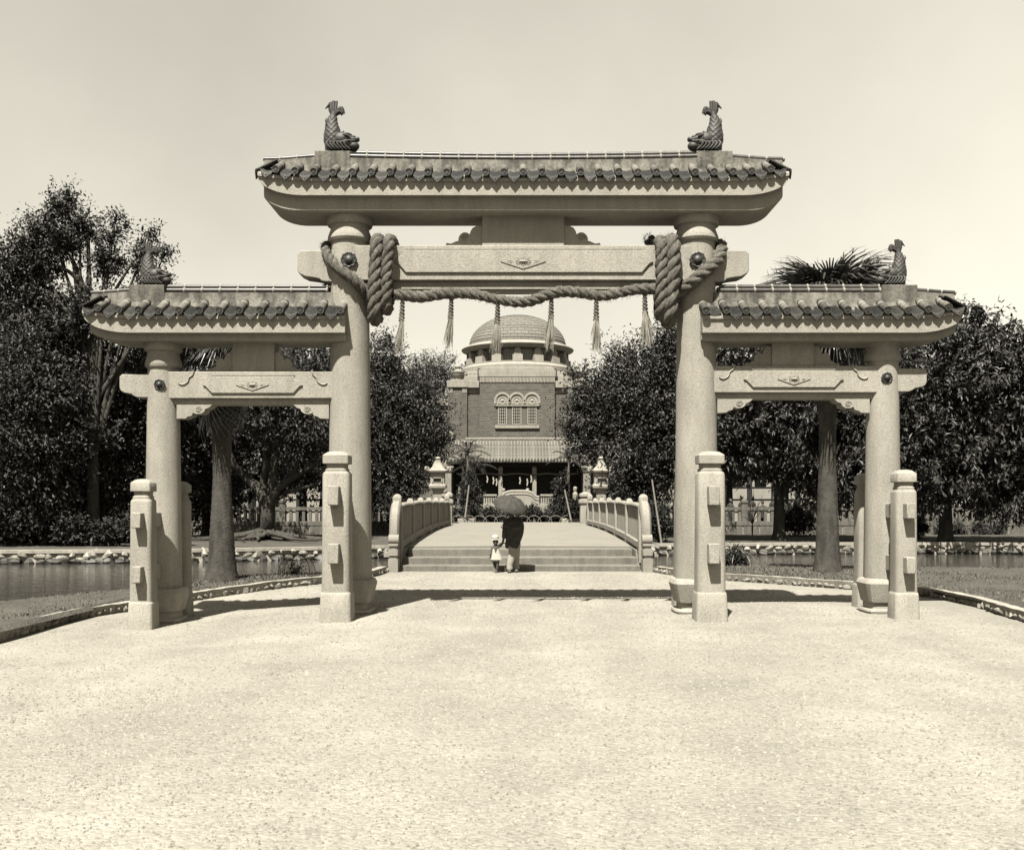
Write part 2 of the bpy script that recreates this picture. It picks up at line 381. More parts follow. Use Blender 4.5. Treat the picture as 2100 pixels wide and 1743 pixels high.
# lawns
def lawn_z(x, y): return gz(x, y) + .10 + .03 * math.sin(x * 1.3 + y) * .5
def strip_sheet(name, xs, lo, hi, zf, mat, label, n=10, skirt=None):
    m = MB(); g = []
    for x in xs:
        a, b = lo(x), hi(x); col = [(x, lerp(a, b, j / n)) for j in range(n + 1)]
        g.append([(x, y, zf(x, y)) for x, y in col] + ([(x, b + .05, skirt)] if skirt is not None else []))
    k = len(g[0]); vv = [p for c in g for p in c]; ff = []
    for i in range(len(xs) - 1):
        for j in range(k - 1):
            a = i * k + j; ff.append((a, a + k, a + k + 1, a + 1))
    m.add(vv, ff); o = m.build(name, mat, smooth=60, fix=False); return tag(o, label, 'lawn', kind='structure')
xl = [-400, -60, -30, -20, -16, -13, -11, -9.5, -8.7, -8.1, -7.6, -7.1, -6.8, -6.6, -6.4, -6.1, -5.8, -5.4, -4.9, -4.4, -3.9, -3.5, -3.3]
strip_sheet('lawn', xl, lambda x: (-20 if x < -6.78 else kerb_y(max(x, -6.74))), lambda x: interp(x, PL), lawn_z, M['lawn'], 'mown grass between the gravel kerb and the pond, west side', skirt=-1.2)
xr = [3.3, 3.6, 4, 4.5, 5, 5.5, 6, 6.4, 6.8, 7.0, 7.15, 7.6, 8.5, 9.5, 10.5, 12, 14, 18, 25, 40, 60, 400]
strip_sheet('lawn', xr, lambda x: (-20 if x > 7.12 else kerb_y(x)), lambda x: interp(x, PR), lawn_z, M['lawn'], 'mown grass round the fan palm beside the pond, east side', skirt=-1.2)
def far_z(x, y): return -.05 + .12 * sm((y - interp(x, BANK)) / 9) + .62 * sm((5.8 - abs(x)) / 2.5) * sm((y - 38) / 3.5)
xf = [-400, -100, -60, -40, -30, -24, -18, -14, -11, -8, -6, -5, -4, -3.2, -2, 0, 2, 3.2, 4, 5, 6, 8, 11, 14, 17, 20, 24, 30, 40, 60, 100, 400]
m = MB(); g = []
for x in xf:
    b = interp(x, BANK)
    ys = [b, b + .5, b + 1.5, b + 3, b + 5, b + 8, b + 12, b + 20, b + 40, 300, 1400]
    g.append([(x, b - .05, -1.2)] + [(x, y, far_z(x, y)) for y in ys])
k = len(g[0]); ff = []
for i in range(len(xf) - 1):
    for j in range(k - 1):
        a = i * k + j; ff.append((a, a + k, a + k + 1, a + 1))
m.add([p for c in g for p in c], ff); tag(m.build('far_lawn', M['lawn'], smooth=60, fix=False), 'grass beyond the pond under the trees', 'lawn', kind='structure')

# grass blades on the near lawns
def grass():
    P = []
    while len(P) < 26000:
        s = random.choice((-1, 1))
        if s < 0:
            x = random.uniform(-14, -3.4); y = random.uniform(max(12, (kerb_y(max(x, -6.74)) if x > -6.8 else 12)), interp(x, PL))
        else:
            x = random.uniform(3.5, 14); y = random.uniform(max(13.5, (kerb_y(x) if x < 7.1 else 13.5)), interp(x, PR))
        if y < 12 or y > 26: continue
        P.append((x, y, lawn_z(x, y)))
    P = np.array(P); n = len(P); a = RNG.uniform(0, 6.28, n); h = RNG.uniform(.02, .055, n); w = RNG.uniform(.006, .014, n)
    lean = RNG.normal(0, .025, (n, 2))
    V = np.zeros((n, 3, 3)); V[:, 0] = P; V[:, 1] = P; V[:, 2] = P
    V[:, 0, 0] += np.cos(a) * w; V[:, 0, 1] += np.sin(a) * w; V[:, 1, 0] -= np.cos(a) * w; V[:, 1, 1] -= np.sin(a) * w
    V[:, 2, 2] += h; V[:, 2, :2] += lean
    o = place(np_mesh('grass_blades', V.reshape(-1, 3), np.arange(n * 3).reshape(-1, 3), M['grass']), 'grass_blades', (0, 0, 0))
    tag(o, 'short tufts of lawn grass by the pond', 'grass', kind='stuff')
grass()

# rocks
def rock_mesh(name, mat, seed):
    rr = random.Random(seed); m = MB(); m.ball((0, 0, 0), .5, 7, 5)
    m.v = [tuple(c * rr.uniform(.66, 1.16) for c in p) for p in m.v]
    return m.mesh(name, mat, smooth=28)
kerb_rocks = [rock_mesh('rock', M['rock'], s) for s in range(4)]
wall_rocks = [rock_mesh('rock', M['rockwall'], s + 10) for s in range(4)]
dark_rocks = [rock_mesh('rock', M['darkrock'], s + 20) for s in range(3)]
def resample(pts, d):
    out = []; acc = 0
    P = [Vector((a, b, 0)) for a, b in pts]
    for a, b in zip(P, P[1:]):
        l = (b - a).length
        while acc < l: out.append(a.lerp(b, acc / l)); acc += d
        acc -= l
    return out
def kerb(pts, label, sgn):
    pts = [tuple(p)[:2] for p in catmull([(a, b, 0) for a, b in pts if b > 5], 5)]
    root = empty('kerb', (pts[3][0], pts[3][1], 0)); tag(root, label, 'kerb', kind='structure')
    line = resample(pts, .18)
    fr = frames(line); rings = []
    for p, (t, n_, b_) in zip(line, fr):
        nx = Vector((-t.y, t.x, 0)).normalized(); z = gz(p.x, p.y) + .105
        w = .085
        j = random.uniform(-.008, .008)
        rings.append([p + nx * (w - .05) + Vector((0, 0, z - .16)), p - nx * (w - .05) + Vector((0, 0, z - .16)), p - nx * w + Vector((0, 0, z + .045 + j)), p + nx * w + Vector((0, 0, z + .045 + j))])
    m = MB(); m.loft(rings); m.build('coping', M['coping'], root, smooth=30)
    for i, p in enumerate(resample(pts, .155)):
        if p.y < 12.3: continue
        t = .155
        place(random.choice(kerb_rocks), 'rock', (p.x + sgn * random.uniform(.015, .05), p.y, gz(p.x, p.y) + .055), root, (random.uniform(-.4, .4), random.uniform(-.4, .4), random.uniform(0, 6)), (random.uniform(.13, .24), random.uniform(.10, .16), random.uniform(.08, .15)))
kerb(KL, 'low kerb of small rocks with a flat coping on the west lawn edge', 1)
kerb(KR, 'low kerb of small rocks with a flat coping on the east lawn edge', -1)

# pond embankment
def embank(x0, x1, label):
    root = empty('embankment_wall', ((x0 + x1) / 2, interp((x0 + x1) / 2, BANK), WATER_Z), label, 'wall', 'stone embankments on the far side of the pond')
    n = max(2, int((x1 - x0) / .8)); rings = []; r2 = []
    for i in range(n + 1):
        x = lerp(x0, x1, i / n); y = interp(x, BANK)
        rings.append([(x, y - .22, -.1), (x, y + .2, -.1), (x, y + .2, .015), (x, y - .22, .015)])
        r2.append([(x, y - .20, -1.2), (x, y + .1, -1.2), (x, y + .1, -.095), (x, y - .13, -.095)])
    m = MB(); m.loft(rings); m.build('coping', M['coping'], root, smooth=30)
    m = MB(); m.loft(r2); m.build('backing', M['rockwall'], root, smooth=30)
    x = x0
    while x < x1:
        y = interp(x, BANK)
        place(random.choice(wall_rocks), 'rock', (x, y - .10, -.19 + random.uniform(-.03, .03)), root, (random.uniform(-.3, .3), random.uniform(-.3, .3), random.uniform(0, 6)), (random.uniform(.40, .85), .24, random.uniform(.24, .42)))
        place(random.choice(dark_rocks), 'rock', (x + .15, y - .19, -.40 + random.uniform(-.02, .02)), root, (random.uniform(-.3, .3), random.uniform(-.3, .3), random.uniform(0, 6)), (random.uniform(.36, .7), .34, random.uniform(.2, .32)))
        x += random.uniform(.3, .44)
embank(-19.5, -3.4, 'rough stone embankment across the pond under the banyan')
embank(3.4, 21.5, 'rough stone embankment across the pond below the stone balustrade')

# ================================================================== THE GATE
GY = 15.2
gate = empty('shrine_gate', (0, GY, 0), 'three-bay granite shrine gate with tiled roofs and fish finials', 'gate')

def pillar(x, r0, r1, zb, z_bead, z_top, base_w, name_side):
    g0 = gz(x, GY)
    m = MB()
    prof = [(r0 * .99, g0 + .40), (r0, zb)]
    n = 14
    for i in range(1, n + 1):
        t = i / n; prof.append((lerp(r0, r1, t ** 1.15), lerp(zb, z_bead - .06, t)))
    k = r1 / .28
    b = z_bead
    prof += [(r1 * 1.02, b - .055), (r1 + .030 * k, b - .045), (r1 + .048 * k, b - .01), (r1 + .045 * k, b + .03), (r1 + .030 * k, b + .075),
             (r1 + .012 * k, b + .12), (r1 + .003 * k, b + .16), (r1 + .006 * k, b + .185), (r1 + .05 * k, b + .20), (r1 + .058 * k, b + .225), (r1 + .058 * k, z_top)]
    m.lathe(prof, (x, GY, 0), 40); m.build('pillar', M['granite'], gate, smooth=30)
    m = MB(); w = base_w
    m.lathe([(w * .88, g0 - .12), (w * .91, g0 + .012), (w * .94, g0 + .035), (w * .91, g0 + .062), (w * .74, g0 + .072), (w * .72, g0 + .155), (w * .84, g0 + .168), (w * .86, g0 + .19), (w * 1.02, g0 + .44), (w * .985, g0 + .47), (r0 * 1.12, g0 + .50), (r0 * .9, g0 + .51)], (x, GY, 0), 40, power=5.5)
    m.build('pillar_base', M['granite_base'], gate, smooth=32)
for s in (-1, 1):
    pillar(s * 2.57, .315, .278, .55, 5.515, 5.95, .375, s)
    pillar(s * 5.337, .264, .224, .5, (3.66 if s < 0 else 3.75), 4.02, .32, s)

def rrect(cx, cy, w, d, r, n=4):
    p = []
    for (sx, sy, a0) in ((1, 1, 0), (-1, 1, 90), (-1, -1, 180), (1, -1, 270)):
        for i in range(n + 1):
            a = R(a0 + 90 * i / n); p.append((cx + sx * (w / 2 - r) + r * math.cos(a), cy + sy * (d / 2 - r) + r * math.sin(a)))
    return p
def support_post(x, y, w, h_sh, base_h, base_w):
    g0 = gz(x, y)
    m = MB()
    def ring(wd, z, r): return [(px, py, z) for px, py in rrect(x, y, wd, wd, r)]
    m.loft([ring(base_w * 1.03, g0 - .15, .05), ring(base_w, g0 + .1, .05), ring(base_w * .95, base_h - .03, .05), ring(base_w * .92, base_h, .05), ring(w * 1.02, base_h + .012, .07)])
    m.build('post_plinth', M['granite_base'], gate, smooth=40)
    m = MB()
    k = w / .38
    m.loft([ring(w * 1.02, base_h - .02, .075 * k), ring(w * .985, h_sh * .6, .075 * k), ring(w * .965, h_sh - .03, .075 * k), ring(w * .90, h_sh, .07 * k), ring(w * .80, h_sh + .012, .06 * k),
            ring(w * .80, h_sh + .045, .06 * k), ring(w * .72, h_sh + .06, .05 * k), ring(w * .70, h_sh + .075, .05 * k), ring(w * .72, h_sh + .115, .05 * k), ring(w * .9, h_sh + .12, .03 * k),
            ring(w * .93, h_sh + .125, .03 * k), ring(w * .93, h_sh + .235, .03 * k), ring(w * .88, h_sh + .247, .04 * k), ring(w * .62, h_sh + .285, .06 * k), ring(w * .3, h_sh + .295, .04 * k)])
    m.build('support_post', M['granite'], gate, smooth=38)
def tie(x, y0, y1, w, z0, z1):
    m = MB(); m.box(x - w / 2, x + w / 2, y0, y1, z0, z1); m.build('tie_rail', M['granite'], gate, smooth=30, bevel=.012)
for s in (-1, 1):
    x = s * 2.59
    for y in (14.25, 16.15): support_post(x, y, .385, 2.04, .38, .435)
    for z0, z1 in ((1.585, 1.85), (.79, 1.065)): tie(x, 13.895, 16.50, .145, z0, z1)
    x = s * 5.35; d = -.13 if s < 0 else 0
    for y in (14.42, 15.98): support_post(x, y, .305, 1.79 + d, .36 + d, .35)
    for z0, z1 in ((1.40, 1.615), (.64, .87)): tie(x, 14.12, 16.28, .125, z0 + d, z1 + d)

# --- tie beams, panels, centre blocks
def lozenge(cx, y, cz, w, h, parent, mat):
    m = MB(); t = .018
    def petal(p0, p1, wd):      # raised leaf from p0 to p1 in the x,z plane
        a = Vector((p0[0], 0, p0[1])); b = Vector((p1[0], 0, p1[1])); d = b - a; n = Vector((-d.z, 0, d.x)).normalized() * wd
        mid = a + d * .35
        pts = [a, mid + n, b, mid - n]; top = a.lerp(b, .45)
        v = [(p.x, y, p.z) for p in pts] + [(top.x, y - t, top.z)]
        m.add(v, [(0, 1, 4), (1, 2, 4), (2, 3, 4), (3, 0, 4)])
    w2, h2 = w / 2, h / 2
    # thin raised field
    fld = [(-w2, 0), (-w2 * .3, h2 * .72), (0, h2), (w2 * .3, h2 * .72), (w2, 0), (w2 * .3, -h2 * .72), (0, -h2), (-w2 * .3, -h2 * .72)]
    m.prism_y([(cx + a, cz + b) for a, b in fld], y - .010, y + .005)
    for sx in (-1, 1):
        petal((cx + sx * w2 * .22, cz + h2 * .18), (cx + sx * w2 * .97, cz), h2 * .20)
        petal((cx + sx * w2 * .22, cz - h2 * .18), (cx + sx * w2 * .97, cz), h2 * .20)
        petal((cx + sx * w2 * .1, cz + h2 * .45), (cx + sx * w2 * .42, cz + h2 * .5), h2 * .15)
        petal((cx + sx * w2 * .1, cz - h2 * .45), (cx + sx * w2 * .42, cz - h2 * .5), h2 * .15)
    for sz in (-1, 1): petal((cx, cz + sz * h2 * .3), (cx, cz + sz * h2 * .95), w2 * .16)
    m.ball((cx, y - .008, cz), (w2 * .24, .028, h2 * .22), 14, 8)
    for i in range(20):
        a = 2 * math.pi * i / 20; m.ball((cx + w2 * .31 * math.cos(a), y - .012, cz + h2 * .36 * math.sin(a)), .010 * w / .65, 6, 4)
    m.build('lozenge_relief', mat, parent, smooth=30)
def panel_poly(x0, x1, z0, z1, inset):
    h = z1 - z0; e = inset
    lft = [(x0 + e, z1), (x0 + e * .92, z1 - h * .16), (x0 + e * .45, z1 - h * .28), (x0 + e * .38, z1 - h * .40), (x0, z1 - h * .52), (x0 + e * .35, z1 - h * .60), (x0 + e * 1.05, z0)]
    rgt = [(x0 + x1 - a, b) for a, b in lft[::-1]]
    return lft + rgt
def rim(poly, y0, y1, w, m):      # outline moulding along a polygon
    c = Vector((sum(p[0] for p in poly) / len(poly), sum(p[1] for p in poly) / len(poly)))
    n = len(poly)
    for i in range(n):
        a = Vector(poly[i]); b = Vector(poly[(i + 1) % n]); d = (b - a)
        if d.length < 1e-4: continue
        d.normalize(); nn = Vector((-d.y, d.x)) * w
        q = [a - d * w * .4, b + d * w * .4, b + d * w * .4 + nn, a - d * w * .4 + nn]
        m.loft([[(p.x, y0, p.y) for p in q], [(p.x, y1, p.y) for p in q]])

# main bay beam
yb = 14.95
m = MB(); m.box(-2.50, 2.50, yb, 15.45, 4.868, 5.38); nuki = m.build('tie_beam', M['granite'], gate, smooth=30, bevel=.012)
m = MB(); m.box(-2.42, 2.42, yb + .075, 15.375, 4.745, 4.866)
for z in (4.765,): m.box(-1.85, 1.85, yb + .055, yb + .08, z - .012, z + .028)
m.build('lower_beam', M['granite'], nuki, smooth=30)
pp = panel_poly(-1.88, 1.90, 4.975, 5.305, .16)
m = MB(); m.prism_y(pp, yb - .028, yb + .01); m.build('raised_panel', M['granite'], nuki, smooth=30, bevel=.008)
m = MB(); m.box(-1.72, 1.74, yb - .012, yb + .01, 5.318, 5.332); m.build('shadow_fillet', M['granite'], nuki, smooth=30)  # added ledge: its thin shadow draws the dark line above the panel
lozenge(.0, yb - .029, 5.135, .66, .215, nuki, M['granite'])
for s in (-1, 1):       # projecting beam noses
    pts = [(2.60, 5.325), (3.27, 5.325), (3.315, 5.28), (3.315, 5.03), (3.29, 4.985), (3.20, 4.94), (3.05, 4.92), (2.99, 4.905), (2.965, 4.875), (2.90, 4.865), (2.60, 4.855)]
    m = MB(); m.prism_y([(s * a, b) for a, b in pts], 15.03, 15.37); m.build('beam_nose', M['granite'], nuki, smooth=30, bevel=.012)
m = MB(); m.box(-.605, .605, 15.03, 15.37, 5.382, 5.86); blk = m.build('centre_block', M['granite'], gate, smooth=30, bevel=.01)
wing = [(.605, 5.385), (1.155, 5.385), (1.125, 5.44), (1.06, 5.43), (.985, 5.465), (.955, 5.47), (.95, 5.52), (.925, 5.565), (.88, 5.595), (.835, 5.595), (.785, 5.57), (.775, 5.61), (.745, 5.66), (.69, 5.69), (.605, 5.695)]
for s in (-1, 1):
    m = MB(); m.prism_y([(s * a, b) for a, b in wing], 15.06, 15.34)
    sp = [Vector((s * .86 + .055 * (1 - i / 26) * math.cos(i * .6), 15.055, 5.52 + .055 * (1 - i / 26) * math.sin(i * .6))) for i in range(22)]
    m.tube(sp, .008, 5)
    m.build('scroll_wing', M['granite'], blk, smooth=30)

# side bays
for s in (-1, 1):
    d = -.085 if s < 0 else 0.0
    z1, z0 = 3.63 + d, 3.235 + d; ys = 15.02
    m = MB(); m.box(min(s * 2.6, s * 5.3), max(s * 2.6, s * 5.3), ys, 15.38, z0, z1); sb = m.build('tie_beam', M['granite'], gate, smooth=30, bevel=.012)
    m = MB(); m.box(min(s * 2.7, s * 5.25), max(s * 2.7, s * 5.25), ys + .06, 15.32, z0 - .085, z0 - .001); m.build('lower_beam', M['granite'], sb, smooth=30)
    a0, a1 = sorted((s * 3.23, s * 4.70))
    m = MB(); m.prism_y(panel_poly(a0, a1, z0 + .075, z1 - .07, .13), ys - .025, ys + .01); m.build('raised_panel', M['granite'], sb, smooth=30, bevel=.007)
    m = MB(); m.box(a0 + .12, a1 - .12, ys - .012, ys + .01, z1 - .058, z1 - .046); m.build('shadow_fillet', M['granite'], sb, smooth=30)  # added ledge, there to throw the shadow line over the side panel
    lozenge(s * 3.965, ys - .026, (z0 + z1) / 2, .48, .165, sb, M['granite'])
    for (xa, dirn) in ((3.10, -1), (4.83, 1)):       # carved hooks: raised sleeves at the beam's ends
        x_in = xa; hook = [(0, z1 + .02), (.02, z1 - .05), (.07, z1 - .09), (.09, z1 - .15), (.15, z1 - .19), (.20, z1 - .185), (.22, z1 - .165)]
        m = MB(); pth = [Vector((s * (x_in + dirn * a), ys - .004, b)) for a, b in hook]
        m.tube(catmull(pth, 3), .014, 6); m.build('carved_hook', M['granite'], sb, smooth=60)
    # nose beyond the outer pillar
    pts = [(5.35, z1 - .035), (5.90, z1 - .035), (5.935, z1 - .07), (5.935, z0 + .16), (5.915, z0 + .115), (5.86, z0 + .085), (5.76, z0 + .07), (5.735, z0 + .045), (5.68, z0 + .02), (5.35, z0 + .01)]
    m = MB(); m.prism_y([(s * a, b) for a, b in pts], 15.05, 15.35); m.build('beam_nose', M['granite'], sb, smooth=30, bevel=.01)
    # scroll brackets below the beam
    br = [(0, 0), (.52, 0), (.47, -.045), (.42, -.06), (.405, -.10), (.36, -.13), (.28, -.135), (.24, -.115), (.22, -.16), (.16, -.175), (.13, -.20), (0, -.205)]
    for (xa, dr) in ((2.86, 1), (5.10, -1)):
        m = MB(); m.prism_y([(s * (xa + dr * a), z0 - .086 + b) for a, b in br], 15.07, 15.33)
        cxs = s * (xa + dr * .32)
        sp = [Vector((cxs + .05 * (1 - i / 24) * math.cos(i * .6), 15.066, z0 - .15 + .045 * (1 - i / 24) * math.sin(i * .6))) for i in range(20)]
        m.tube(sp, .008, 5); m.build('scroll_bracket', M['granite'], sb, smooth=30)
    # short post between beam and roof
    m = MB(); m.box(s * 3.97 - .31, s * 3.97 + .31, 15.06, 15.34, z1 + .002, 4.02); cb = m.build('centre_block', M['granite'], gate, smooth=30, bevel=.01)
    for q in (-1, 1):
        m = MB(); m.prism_y([(s * 3.97 + q * (.31 + (a - .605) * .72), z1 + .004 + (b - 5.385) * .95) for a, b in wing], 15.10, 15.30); m.build('scroll_wing', M['granite'], cb, smooth=30)

# flower bosses on the pillars
def boss(x, z, rr, yf):
    m = MB(); n = 48; rings = []
    for rad, dy, wv in ((1.0, .0, 1), (1.0, -.018, 1), (.86, -.026, 1), (.62, -.012, 0), (.52, -.012, 0), (.50, -.03, 0), (.40, -.045, 0), (.2, -.058, 0), (.02, -.062, 0)):
        ring = []
        for j in range(n):
            a = 2 * math.pi * j / n
            k = 1 - .10 * wv * abs(math.sin(4 * a)) if wv else 1
            ring.append((x + rr * rad * k * math.sin(a), yf + dy, z + rr * rad * k * math.cos(a)))
        rings.append(ring)
    m.loft(rings)
    for i in range(16):
        a = 2 * math.pi * i / 16; m.ball((x + rr * .57 * math.sin(a), yf - .02, z + rr * .57 * math.cos(a)), rr * .08, 6, 4)
    for i in range(8):
        a = 2 * math.pi * (i + .5) / 8; m.ball((x + rr * .78 * math.sin(a), yf - .024, z + rr * .78 * math.cos(a)), (rr * .10, .012, rr * .12), 6, 4)
    m.build('flower_boss', M['bronze'], gate, smooth=35)
for s in (-1, 1):
    boss(s * 2.57 - s * .03, 5.16, .125, GY - .278)
    boss(s * 5.337 - s * .02, (3.35 if s < 0 else 3.45), .085, GY - .222)

# --- roofs
def mat_strip(m0, m1): return [m0, m1]
RT_L, RT_RISE = .42, .21
def round_tile_mesh(r):
    m = MB(); n = 14
    prof = [0, .10, .22, .232, .256, .268, .42]; rd = [1, 1, 1, 1.1, 1.1, 1.0, 1.0]
    path = [Vector((0, t, t * RT_RISE / RT_L)) for t in prof]
    m.tube(path[:4], [r * k for k in rd[:4]], n, 0); m.tube(path[3:5], [r * 1.12] * 2, n, 1); m.tube(path[4:], [r * k for k in rd[4:]], n, 0)
    # end disc with rim, ring and emblem
    rings = []
    for rad, dy in ((1.06, .012), (1.06, -.010), (.88, -.010), (.84, 0), (.60, 0), (.57, -.006), (.50, -.006), (.47, 0), (.02, 0)):
        rings.append([(r * rad * math.cos(2 * math.pi * j / 20), dy, r * rad * math.sin(2 * math.pi * j / 20)) for j in range(20)])
    m.loft(rings, True, 2)
    for (ex, ez, ew, eh) in ((0, .30, .3, .1), (0, .0, .12, .42), (0, -.28, .3, .1), (.2, .1, .1, .2), (-.2, -.1, .1, .2)):
        m.box(r * (ex - ew), r * (ex + ew), -.007, .001, r * (ez - eh), r * (ez + eh), 2)
    return m.mesh('round_tile', [M['glaze_dull'], M['mortar'], M['capdark']], smooth=40)
def drip_tile_mesh(w, tip=True):
    m = MB(); nx = 8
    def arc(u, dep): return dep * (u * u)          # concave pan: sides higher
    for k in range(8):          # overlapping pans, each front edge proud of the one below
        y0 = .012 + k * .034; z0 = -.058 + k * .0215; th = .0125; hw = w * (1 - .035 * k); y1 = y0 + .06; z1 = z0 + .012
        rings = []
        for i in range(nx + 1):
            u = -1 + 2 * i / nx; x = u * hw; e = arc(u, .036 - .003 * k)
            rings.append([(x, y0, z0 + e - th), (x, y1, z1 + e - th), (x, y1, z1 + e), (x, y0, z0 + e)])
        m.loft(rings)
    if tip:
        top = [(-1 + 2 * i / nx) for i in range(nx + 1)]
        up = [(u * w, arc(u, .036) - .062) for u in top]
        lo = []
        sc = [(1, -.072 + .03), (.80, -.078), (.72, -.094), (.52, -.100), (.44, -.116), (.24, -.122), (.16, -.136), (0, -.150)]
        lo = [(u * w * .98, z) for u, z in sc] + [(-u * w * .98, z) for u, z in sc[-2::-1]]
        poly = up + lo
        m.loft([[(x, .12 * (z + .06), z) for x, z in poly], [(x, .016 + .12 * (z + .06), z) for x, z in poly]])
        # raised rim and flower relief
        for a, b in zip(lo, lo[1:]):
            m.tube([(a[0] * .97, -.003 + .12 * (a[1] + .06), a[1] + .004), (b[0] * .97, -.003 + .12 * (b[1] + .06), b[1] + .004)], .0045, 5)
        for (ex, ez, er) in ((0, -.095, .017), (-.035, -.088, .011), (.035, -.088, .011), (-.06, -.072, .008), (.06, -.072, .008), (0, -.122, .008)):
            m.ball((ex, 0 + .12 * (ez + .06), ez), (er, .007, er), 7, 4)
    return m.mesh('drip_tile', [M['drip']], smooth=35)
def ridge_tile_mesh(L_, r):
    m = MB(); n = 12
    m.tube([(-L_ / 2 + .012, 0, 0), (L_ / 2 - .012, 0, 0)], r, n, 0)
    m.tube([(L_ / 2 - .014, 0, 0), (L_ / 2 - .008, 0, 0), (L_ / 2 + .008, 0, 0), (L_ / 2 + .014, 0, 0)], [r * 1.02, r * 1.22, r * 1.22, r * 1.02], n, 1)
    return m.mesh('ridge_tile', [M['glaze'], M['mortar']], smooth=40)
rt_main, rt_side = round_tile_mesh(.050), round_tile_mesh(.053)
dt_main, dt_side = drip_tile_mesh(.092), drip_tile_mesh(.098)
dt_broken = drip_tile_mesh(.098, tip=False)
rg_main, rg_side, rg_end = ridge_tile_mesh(.268, .033), ridge_tile_mesh(.262, .036), ridge_tile_mesh(.25, .032)

def roof(z0, xa, xb, tips, caps_x, rt, dt, rg, rgL, beam_d, hw, fish_x, ridge, skip_drip=()):
    bh = hw - .10; wd_ = .19
    """xa<xb; tips=(left lifted?, right lifted?); ridge=(x from, x to) of the double ridge tiles"""
    def tipd(x):
        d = 9
        if tips[0]: d = min(d, x - xa)
        if tips[1]: d = min(d, xb - x)
        return d
    def lift(x): return .085 * max(0, 1 - tipd(x) / .95) ** 2
    def fas(x):
        d = tipd(x)
        if d > .70: return 0
        u = min(1, (.70 - d) / .66); return .27 * (1 - math.sqrt(max(0, 1 - u * u)))
    def bem(x):
        d = tipd(x); s0 = .60
        if d > s0: return 0
        u = min(1, (s0 - d) / .52); return (beam_d + .085) * (1 - math.sqrt(max(0, 1 - u * u)))
    st = sorted(set([xa + .04, xb - .04] + [xa + .04 + .86 * (1 - math.cos(i / 29 * math.pi / 2)) for i in range(30)] + [xb - .04 - .86 * (1 - math.cos(i / 29 * math.pi / 2)) for i in range(30)] + [lerp(xa + 1, xb - 1, i / 10) for i in range(11)]))
    rings = []
    for x in st:
        f = z0 + fas(x); l = z0 + lift(x)
        e = max(l + .19, f + .012)
        rings.append([(x, GY - hw, f), (x, GY - hw, e), (x, GY - hw - .03, e + .004), (x, GY - hw - .03, e + .045), (x, GY - wd_, l + .44), (x, GY + wd_, l + .44), (x, GY + hw + .03, e + .045), (x, GY + hw + .03, e + .004), (x, GY + hw, e), (x, GY + hw, f)])
    m = MB(); m.loft(rings); rf = m.build('roof', M['granite'], gate, smooth=30)
    # beam under the eaves slab
    rings = []
    for x in st:
        if tipd(x) < .10: continue
        b = z0 - beam_d + bem(x); t = max(z0 + fas(x) + .02, b + .02)
        rings.append([(x, GY - bh + .02, b), (x, GY - bh, b + .02), (x, GY - bh, t), (x, GY + bh, t), (x, GY + bh, b + .02), (x, GY + bh - .02, b)])
    m = MB(); m.loft(rings); m.build('roof_beam', M['granite'], gate, smooth=30)
    # ridge wall
    def rz(x):          # top of the ridge wall
        c = (ridge[0] + ridge[1]) / 2; h_ = (ridge[1] - ridge[0]) / 2
        if x < ridge[0] - .3: return z0 + .66 - .05 * sm((ridge[0] - .3 - x) / .9) + .015 * lift(x)
        if x > ridge[1] + .3: return z0 + .66 - .05 * sm((x - ridge[1] - .3) / .9) + .015 * lift(x)
        return z0 + .615 + (.03 * ((x - c) / h_) ** 2 if tips[0] and tips[1] else .02)
    rings = []
    lo_x = xa + (.05 if tips[0] else 0.0); hi_x = xb - (.05 if tips[1] else 0.0)
    if not tips[0]: lo_x = xa + .12
    if not tips[1]: hi_x = xb - .12
    for i in range(41):
        x = lerp(lo_x, hi_x, i / 40); t = rz(x); l = z0 + lift(x) + .40
        rings.append([(x, GY - .25, l), (x, GY - .20, l + .09), (x, GY - .18, t), (x, GY + .18, t), (x, GY + .20, l + .09), (x, GY + .25, l)])
    m = MB(); m.loft(rings); rw = m.build('ridge_wall', M['plaster'], rf, smooth=30)
    # double ridge tiles
    n = int(round((ridge[1] - ridge[0]) / rgL))
    for i in range(n):
        x = ridge[0] + rgL * (i + .5); t = rz(x); sl = math.atan2(rz(x + .1) - rz(x - .1), .2)
        for sy in (-1, 1):
            place(rg, 'ridge_tile', (x, GY + sy * .150, t + .034), rf, (0, -sl, 0))
        place(rg, 'ridge_tile', (x, GY - .10, t + .098), rf, (0, -sl, 0)); place(rg, 'ridge_tile', (x, GY + .10, t + .098), rf, (0, -sl, 0))
    m = MB(); rings = [[(x, GY - .13, rz(x) - .01), (x, GY - .09, rz(x) + .10), (x, GY + .09, rz(x) + .10), (x, GY + .13, rz(x) - .01)] for x in [lerp(ridge[0], ridge[1], i / 20) for i in range(21)]]
    m.loft(rings); m.build('ridge_core', M['mortar'], rf, smooth=30)
    # single end ridges running out to the tips
    for (tp, xs_, xe_) in ((tips[0], ridge[0] - .50, xa + .02), (tips[1], ridge[1] + .50, xb - .02)):
        if not tp: continue
        k = 3 if abs(xs_ - xe_) < .9 else 4; Lr = abs(xs_ - xe_) / k
        for i in range(k):
            x = lerp(xs_, xe_, (i + .5) / k); sl = math.atan2(rz(x + .1) - rz(x - .1), .2)
            for yy in (-.14, 0, .14):
                place(rg_end, 'ridge_tile', (x, GY + yy, rz(x) + .026), rf, (0, -sl, 0), (Lr / .25, 1, 1))
